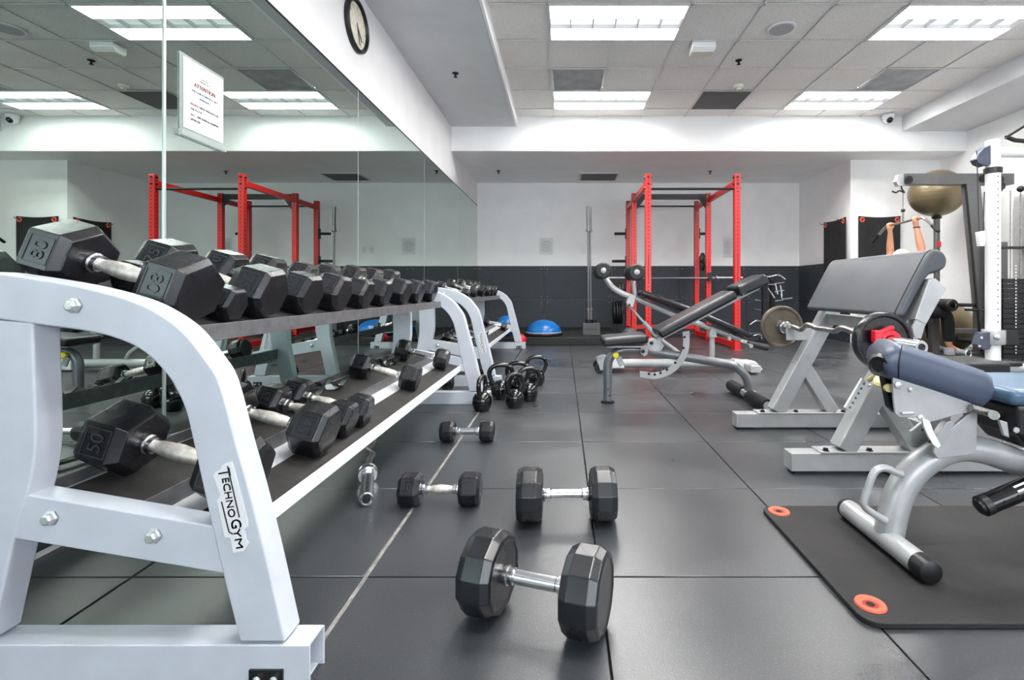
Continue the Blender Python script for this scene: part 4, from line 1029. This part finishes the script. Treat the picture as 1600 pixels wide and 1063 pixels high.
bp = loaf(t, 'back_pad', (.948, 0, .602), (1.258, 0, .500), 1.405, 1.605, .112, blue_m, .33)
MB().tube(smooth([(.955, 1.412, .545), (.950, 1.404, .575), (.953, 1.404, .605), (.965, 1.412, .640)], 4), .0015, 6).build('seam', blk_m, bp)
# dark open socket at the head end of the pad
p = at(1364, 566, 1.40); MB().lathe([(.024, .0), (.024, -.03), (.016, -.03), (.016, -.004)], (.905, 1.425, .578), (-.7,-1,-.3), 24, (1,1.25), closed=True).build('socket_rim', blk_m, t)
MB().lathe([(.020, -.012), (.020, -.006)], (.905, 1.425, .578), (-.7,-1,-.3), 20, (1,1.25)).build('socket', dark_m, t)
MB().prism([(.945, .545), (.965, .555), (1.0, .53), (1.0, .44), (.985, .43), (.965, .45), (.955, .50)], 1.465, 1.49).build('pad_bracket', blkmetal_m, t, .004)
# black lever with holes at the right
t2 = t
A, B = Vector(at(1527, 794, 1.40)), Vector((1.62, 1.40, .37)); d = (B-A).normalized()
MB().tube([A + d*.015, B], .0275, 22).build('leg_lever', mat('glossy_black_tube', (14, 14, 16), .15), t)
MB().lathe([(.0285, .0), (.0285, .02), (.02, -.008), (.004, -.011)][::-1], A + d*.012, d, 22).build('lever_cap', blk_m, t)
for k in range(4):
    p = A + d*(.06 + .042*k); MB().lathe([(.0055, 0), (.0055, .0015)], p + Vector((0,-.0272,.004)), (0,-1,0), 12).build('lever_hole', dark_m, t)
MB().bar(A + d*.10 + Vector((0,-.018,.021)), A + d*.16 + Vector((0,-.018,.021)), .018, .001, (0,-.65,.75)).build('care_label', white_m, t)
t = thing('tie_strap', 'frayed pale yellow strap tied between the blue bench and the preacher post', 'strap', (1.2, 1.8, .58))
MB().tube(smooth([(1.305, 2.115, .415), (1.25, 1.95, .47), (1.075, 1.70, .48), (.949, 1.44, .512)], 5), [.011, .011, .011, .011, .011, .011, .0125, .0125, .011, .012, .012, .013, .0115, .012, .013, .012], 10).build('band', strap_m, t)

# ------------------------------------------------------------------ lat pulldown machine
Ym = 5.65
t = thing('lat_machine', 'grey lat pulldown machine with long overhead beam and thigh rollers', 'exercise machine', (4.5, Ym, 0))
MB().box(3.86, 5.10, Ym-.045, Ym+.045, 1.985, 2.11).build('top_beam', dkgrey_m, t, .005)
for px, py in ((1419, 281), (1536, 279), (1561, 281), (1563, 291)):
    p = at(px, py, Ym-.05); MB().lathe([(.045, 0), (.045, .018), (.02, .02), (.02, .026)], p, (0,-1,0), 20).build('pulley', blk_m, t)
MB().prism([(3.80, 2.10), (3.90, 2.11), (3.90, 1.98), (3.80, 1.97), (3.77, 2.02)], Ym-.03, Ym+.03).build('beam_nose', silver_m, t, .004)
MB().tube(smooth([at(x, y, Ym) for x, y in [(1408,286),(1409,295),(1413,301),(1406,298),(1400,301),(1394,299)]], 3), .009, 10).build('bar_hanger', blk_m, t)
MB().bar((4.64, Ym, 1.99), (4.82, Ym, .10), .09, .16, (1,0,0)).build('upright', dkgrey_m, t, .006)
MB().bar((4.545, Ym-.046, 1.99), (4.725, Ym-.046, .10), .01, .02, (1,0,0)).build('upright_edge', blkmetal_m, t)
MB().box(4.74, 4.98, Ym-.10, Ym+.10, .05, 1.33).build('weight_housing', dkgrey_m, t, .01)
MB().box(3.75, 5.3, Ym-.04, Ym+.04, .0, .08).box(4.9, 5.0, Ym-.35, Ym+.35, 0, .07).box(3.72, 3.82, Ym-.3, Ym+.3, 0, .07).build('base_frame', dkgrey_m, t, .005)
MB().box(4.35, 4.9, Ym-.04, Ym+.04, .295, .35).build('low_beam', dkgrey_m, t, .004)
MB().box(4.18, 4.56, Ym-.28, Ym+.28, .0, .058).build('foot_platform', dkgrey_m, t, .006)
MB().box(4.18, 4.26, Ym-.04, Ym+.04, .07, .62).build('roller_post', dkgrey_m, t, .004)
for s in (-1, 1):
    MB().lathe([(.02, .05), (.055, .05), (.068, .065), (.068, .27), (.055, .285), (.02, .285)], (4.22, Ym, .625), (0,s,0), 22).build('thigh_roller', foam_m, t)
    MB().lathe([(.03, .285), (.03, .293), (.012, .30)], (4.22, Ym, .625), (0,s,0), 16).build('end_cap', kb_m, t)
pad(t, 'seat', (3.66, .50), (4.06, .50), .32, .06, vinyl_m, Ym, .015)
MB().box(3.82, 3.90, Ym-.04, Ym+.04, .07, .44).build('seat_post', dkgrey_m, t, .004)
MB().tube([(4.45, Ym-.02, .62), (4.90, Ym-.02, .615)], .02, 12).tube([(4.50, Ym-.10, .57), (5.0, Ym-.12, .555)], .014, 12).build('low_handles', blk_m, t)
MB().tube(smooth([(4.40, Ym-.1, .24), (4.6, Ym-.1, .21), (4.75, Ym-.1, .14)], 4), .028, 14).build('footrest', foam_m, t)
MB().tube([at(1411,296,Ym), at(1411,325,Ym)], .003, 6).build('cable', blk_m, t)
MB().ball(at(1411,329,Ym), .022, 16, 10).build('cable_stop', blk_m, t)
ch = MB()
for k in range(6):
    p = Vector(at(1411, 333 + 2.6*k, Ym)); ch.lathe([(.007, 0), (.011, 0), (.011, .004), (.007, .004)], p, (1,0,0) if k % 2 else (0,1,0), 10, (1,1.5), closed=True)
ch.build('chain', steel_m, t, kind='stuff')
# bar held by the person
XB = 3.875
bar_pts = smooth([(XB, 6.20, 1.385), (XB, 6.10, 1.455), (XB, 6.0, 1.525), (XB, 5.90, 1.555), (XB, 5.65, 1.562), (XB, 5.40, 1.572), (XB, 5.32, 1.555), (XB, 5.22, 1.48), (XB, 5.12, 1.395)], 4)
t = thing('lat_bar', 'curved chrome pulldown bar held overhead by the person', 'cable bar', (XB, 5.65, 1.55))
MB().tube(bar_pts, .0135, 12).build('bar', chrome_m, t)
MB().tube([(XB, 6.20, 1.385), (XB, 6.08, 1.468)], .0175, 12).tube([(XB, 5.12, 1.395), (XB, 5.21, 1.468)], .0175, 12).build('end_grips', blk_m, t)

# ------------------------------------------------------------------ gym balls on a stand
t = thing('ball_stand', 'grey floor pole with a ring carrying a large bronze ball', 'ball stand', (4.97, 6.6, 0))
MB().tube([(4.97, 6.6, .03), (4.97, 6.6, 1.76)], .035, 20).build('pole', dkgrey_m, t)
MB().lathe([(.05, 0), (.06, .03), (.045, .03)], (4.97, 6.6, 1.735), (0,0,1), 20).build('pole_cap', blk_m, t)
MB().lathe([(.030, 0), (.22, .0), (.23, .012), (.03, .03)], (4.97, 6.6, 0), (0,0,1), 32).build('base', dkgrey_m, t)
MB().lathe([(.165, 0), (.175, 0), (.175, .012), (.165, .012)], (4.97, 6.6, 1.825), (0,0,1), 32, closed=True).build('cup_ring', white_m, t)
MB().box(4.94, 5.0, 6.560, 6.566, 1.36, 1.43).build('pole_label', redp_m, t)
t = thing('gym_ball', 'large bronze gym ball resting on top of the grey pole', 'gym ball', (4.97, 6.6, 1.77))
MB().ball((4.97, 6.6, 2.075), .325, 44, 24, .94).build('shell', ball_m, t)
rg = MB()
for k in range(-4, 5):
    a = R(k*9 - 2); rg.lathe([(.325*math.cos(a)-.0005, .94*.325*math.sin(a)-.002), (.325*math.cos(a)+.0012, .94*.325*math.sin(a)), (.325*math.cos(a)-.0005, .94*.325*math.sin(a)+.002)], (4.97, 6.6, 2.075), (0,0,1), 44, closed=True)
rg.build('ribs', ball_m, t)
t = thing('gym_ball', 'large bronze gym ball on the floor behind the pulldown machine', 'gym ball', (5.0, 6.35, 0))
MB().ball((4.77, 6.20, .32), .318, 44, 24, 1.0).build('shell', ball_m, t)
MB().lathe([(.018, 0), (.012, .008)], (4.50, 6.05, .36), (-.85,-.45,.1), 14).build('valve', ball_m, t)

# ------------------------------------------------------------------ cable column machine at the right
Yt = 4.60; XC = 3.985
t = thing('cable_machine', 'white column cable machine with black weight stack and overhead arm', 'exercise machine', (4.3, Yt, 0))
MB().lathe([(.052, 0), (.058, .005), (.058, 2.045), (.05, 2.05)], (XC, Yt, .13), (0,0,1), 28).build('column', white_m, t)
hs = MB()
for k in range(24): hs.lathe([(.006, 0), (.006, .0015)], (XC-.004, Yt-.0575, .50+.058*k), (0,-1,0), 10)
hs.build('column_holes', dark_m, t, kind='stuff')
MB().lathe([(.060, 0), (.070, .004), (.070, .05), (.060, .055)], (XC, Yt, 1.87), (0,0,1), 28).build('column_collar', blk_m, t)
MB().prism([(XC-.05, 2.13), (XC-.05, 1.95), (XC-.11, 1.935), (XC-.165, 1.96), (XC-.185, 1.995), (XC-.165, 2.05), (XC-.12, 2.10)], Yt-.04, Yt+.04).build('pulley_cover', mat('slate_plastic', (70, 76, 92), .4), t, .008, 3)
MB().tube([(XC+.04, Yt, 2.07), (XC+.95, Yt, 2.06)], .045, 22).build('overhead_arm', white_m, t)
MB().tube([at(x, y, 4.35) for x, y in [(1572,214),(1602,196)]], .014, 10).tube([at(x, y, 4.35) for x, y in [(1572,214),(1585,219),(1604,221)]], .018, 10).build('overhead_grip', blk_m, t)
MB().tube([at(1526,236,Yt-.02), at(1530,362,Yt-.02)], .004, 8).tube([at(1538,300,Yt+.03), at(1534,430,Yt-.01), at(1531,500,Yt-.01)], .004, 8).build('cable', blk_m, t)
MB().prism([xz(*p, Yt-.03) for p in [(1526,363),(1536,361),(1538,374),(1536,385),(1529,385)]], Yt-.05, Yt-.01).build('cable_block', white_m, t, .003)
MB().tube([at(1531,385,Yt-.02), at(1533,420,Yt-.02), at(1530,470,Yt-.02)], .003, 8).build('strap_loop', blk_m, t)
# carriage
MB().lathe([(.062, 0), (.085, 0), (.09, .01), (.09, .125), (.085, .135), (.062, .135)], (XC+.005, Yt, .29), (0,0,1), 28, closed=True).build('carriage', silver_m, t)
MB().box(XC+.06, XC+.19, Yt-.06, Yt+.06, .28, .43).build('carriage_block', blk_m, t, .012, 3)
p = at(1557, 527, Yt-.088); MB().lathe([(.028, 0), (.028, .008), (.012, .012)], p, (0,-1,0), 20).build('carriage_knob', chrome_m, t)
MB().prism([xz(*p, Yt) for p in [(1527,520),(1540,518),(1545,530),(1540,545),(1530,546),(1521,538)]], Yt-.05, Yt+.03).build('swivel_arm', mat('slate_plastic', (70, 76, 92), .4), t, .006)
for px, py in ((1533,528),(1530,541)):
    p = at(px, py, Yt-.052); MB().lathe([(.012, 0), (.012, .006)], p, (0,-1,0), 14).build('swivel_bolt', chrome_m, t)
MB().tube(smooth([at(x, y, Yt-.02) for x, y in [(1513,545),(1517,550),(1516,557),(1510,557),(1509,550),(1513,545)]], 3), .004, 8).build('snap_hook', chrome_m, t)
MB().box(3.88, 4.95, Yt-.10, Yt+.25, .0, .13).box(3.80, 4.10, Yt-.28, Yt+.35, 0, .09).build('base', dkgrey_m, t, .008)
# weight stack
for k in range(16):
    z = .15 + .047*k; m_ = MB().box(4.10, 4.34, Yt+.02, Yt+.14, z, z+.043).build('stack_plate', blkmetal_m, t, .002, 1)
sh = MB()
for x in (4.115, 4.22, 4.315): sh.tube([(x, Yt+.08, .13), (x, Yt+.08, 1.73)], .007 if x != 4.22 else .005, 10)
sh.build('guide_rods', steel_m, t)
MB().box(4.10, 4.34, Yt+.03, Yt+.13, 1.18, 1.20).build('stack_top', blk_m, t, .004)
for x in (4.115, 4.315): MB().ball((x, Yt+.08, 1.745), .03, 16, 10).build('rod_stop', blk_m, t)
sel = MB()
for k in range(28): sel.box(4.203, 4.213, Yt+.008, Yt+.012, .20+.03*k, .213+.03*k)
sel.build('number_strip', white_m, t, kind='stuff')
MB().prism(smooth([(4.34, .05), (4.345, 1.0), (4.35, 1.62), (4.40, 1.76), (4.52, 1.80)], 5) + smooth([(4.52, 1.74), (4.43, 1.70), (4.40, 1.60), (4.395, 1.0), (4.39, .05)], 5), Yt-.03, Yt+.20).build('shroud_edge', silver_m, t, .006)
MB().box(4.40, 4.95, Yt-.015, Yt+.19, .05, 1.70).build('shroud', mat('slate_panel', (44, 48, 58), .45), t, .03, 3)

# ------------------------------------------------------------------ the person on the pulldown
t = thing('person', 'person in black trousers and pale top seated and pulling the overhead bar', 'person', (3.86, Ym, .50))
def skin_obj(name, nodes, edges, m, par, sub=2, root=0):
    off = ORG[par.name]; me = bpy.data.meshes.new(name)
    me.from_pydata([tuple(Vector(p) - off) for p, r in nodes], edges, []); me.materials.append(m)
    o = bpy.data.objects.new(name, me); COL.objects.link(o); o.parent = par; ORG[o.name] = off
    o.modifiers.new('skin', 'SKIN'); me.skin_vertices.new() if not me.skin_vertices else None
    sv = me.skin_vertices[0].data
    for i, (p, r) in enumerate(nodes):
        sv[i].radius = r if isinstance(r, tuple) else (r, r); sv[i].use_root = (i == root)
    o.modifiers['skin'].use_smooth_shade = True
    s = o.modifiers.new('sub', 'SUBSURF'); s.levels = sub; s.render_levels = sub
    return o
N, E = [], []
def nd(p, r, frm=None):
    N.append((p, r)); 
    if frm is not None: E.append((frm, len(N)-1))
    return len(N)-1
pel = nd((3.82, Ym, .585), .125)
sp1 = nd((3.80, Ym, .72), .115, pel); sp2 = nd((3.81, Ym, .86), .125, sp1); chs = nd((3.825, Ym, .965), .11, sp2)
nk = nd((3.84, Ym, 1.045), .055, chs); h1 = nd((3.865, Ym, 1.10), .075, nk); h2 = nd((3.875, Ym, 1.155), .082, h1); h3 = nd((3.868, Ym, 1.195), .055, h2)
hands = {}
for s, yb, zb in ((-1, 5.44, 1.570), (1, 5.875, 1.556)):
    sh_ = nd((3.83, Ym+s*.165, .975), .062, chs)
    el = nd((3.90, Ym+s*.262, 1.215), .043, sh_)
    fa = nd((3.885, Ym+s*.245, 1.32), .041, el)
    wr_ = nd((3.875, yb+s*.0, zb-.085), .026, fa)
    pm_ = nd((3.865, yb, zb-.030), (.022, .036), wr_)
    for k in range(4):
        fy = yb + (k-1.5)*.0205; ln = (.8, 1, .97, .85)[k]
        f1 = nd((3.852, fy, zb+.006), .0098, pm_)
        f2 = nd((3.868, fy, zb+.027*ln), .0095, f1); f3 = nd((3.893, fy, zb+.022*ln), .0088, f2); f4 = nd((3.902, fy, zb-.004), .0078, f3)
    th1 = nd((3.885, yb - s*.030, zb-.028), .0105, pm_); th2 = nd((3.902, yb - s*.018, zb-.012), .009, th1); th3 = nd((3.905, yb + s*.006, zb-.004), .008, th2)
for s in (-1, 1):
    hp_ = nd((3.86, Ym+s*.09, .575), .085, pel)
    kn = nd((4.27, Ym+s*.13, .525), .058, hp_)
    cf = nd((4.285, Ym+s*.13, .38), .052, kn); an = nd((4.29, Ym+s*.13, .165), .034, cf)
    ft = nd((4.40, Ym+s*.135, .105), .032, an)
body = skin_obj('body', N, E, skin_m, t, 2, pel)
# clothing
n2, e2 = [], []
def nn(p, r, f=None):
    n2.append((p, r)); 
    if f is not None: e2.append((f, len(n2)-1))
    return len(n2)-1
p0 = nn((3.82, Ym, .60), .138); nn((3.80, Ym, .66), .125, p0)
for s in (-1, 1):
    a_ = nn((3.87, Ym+s*.09, .575), .097, p0); b_ = nn((4.27, Ym+s*.13, .53), .070, a_); c_ = nn((4.287, Ym+s*.13, .36), .064, b_); nn((4.29, Ym+s*.13, .20), .050, c_)
skin_obj('trousers', n2, e2, pants_m, t, 2, 0)
n2, e2 = [], []
p0 = nn((3.81, Ym, .60), .142); p1 = nn((3.81, Ym, .86), .136, p0); p2 = nn((3.825, Ym, .965), .122, p1); nn((3.835, Ym, 1.0), .075, p2)
for s in (-1, 1):
    a_ = nn((3.835, Ym+s*.17, .985), .072, p2); nn((3.86, Ym+s*.21, 1.06), .062, a_)
skin_obj('shirt', n2, e2, shirt_m, t, 2, 0)
for s in (-1, 1):
    MB().lathe([(.03, 0), (.05, .01), (.052, .04), (.04, .075), (.03, .09)], (4.30, Ym+s*.13, .062), (0,0,1), 20, (1.2, .9)).ball((4.38, Ym+s*.135, .104), .048, 20, 12, .85).ball((4.43, Ym+s*.135, .097), .042, 20, 12, .8).build('shoe', shoe_m, t)
# hair, face
MB().ball((3.858, Ym, 1.165), .096, 28, 16, .98, cut=-.15).build('hair', hair_m, t)
for s in (-1, 1):
    MB().ball((3.952, Ym+s*.030, 1.145), .010, 12, 8).build('eye', blk_m, t)
    MB().ball((3.865, Ym+s*.088, 1.125), .020, 12, 8, 1.4).build('ear', skin_m, t)
MB().ball((3.965, Ym, 1.122), .014, 12, 8, 1.3).build('nose', skin_m, t)
MB().ball((3.946, Ym, 1.085), .016, 14, 8, .35).build('mouth', mat('lips', (176, 104, 96), .5), t)
MB().lathe([(.029, 0), (.034, .002), (.034, .012), (.029, .014)], (3.876, 5.438, 1.47), (0,.0,1), 18, closed=True).build('wristband', mat('dark_leather', (70, 36, 32), .6), t)
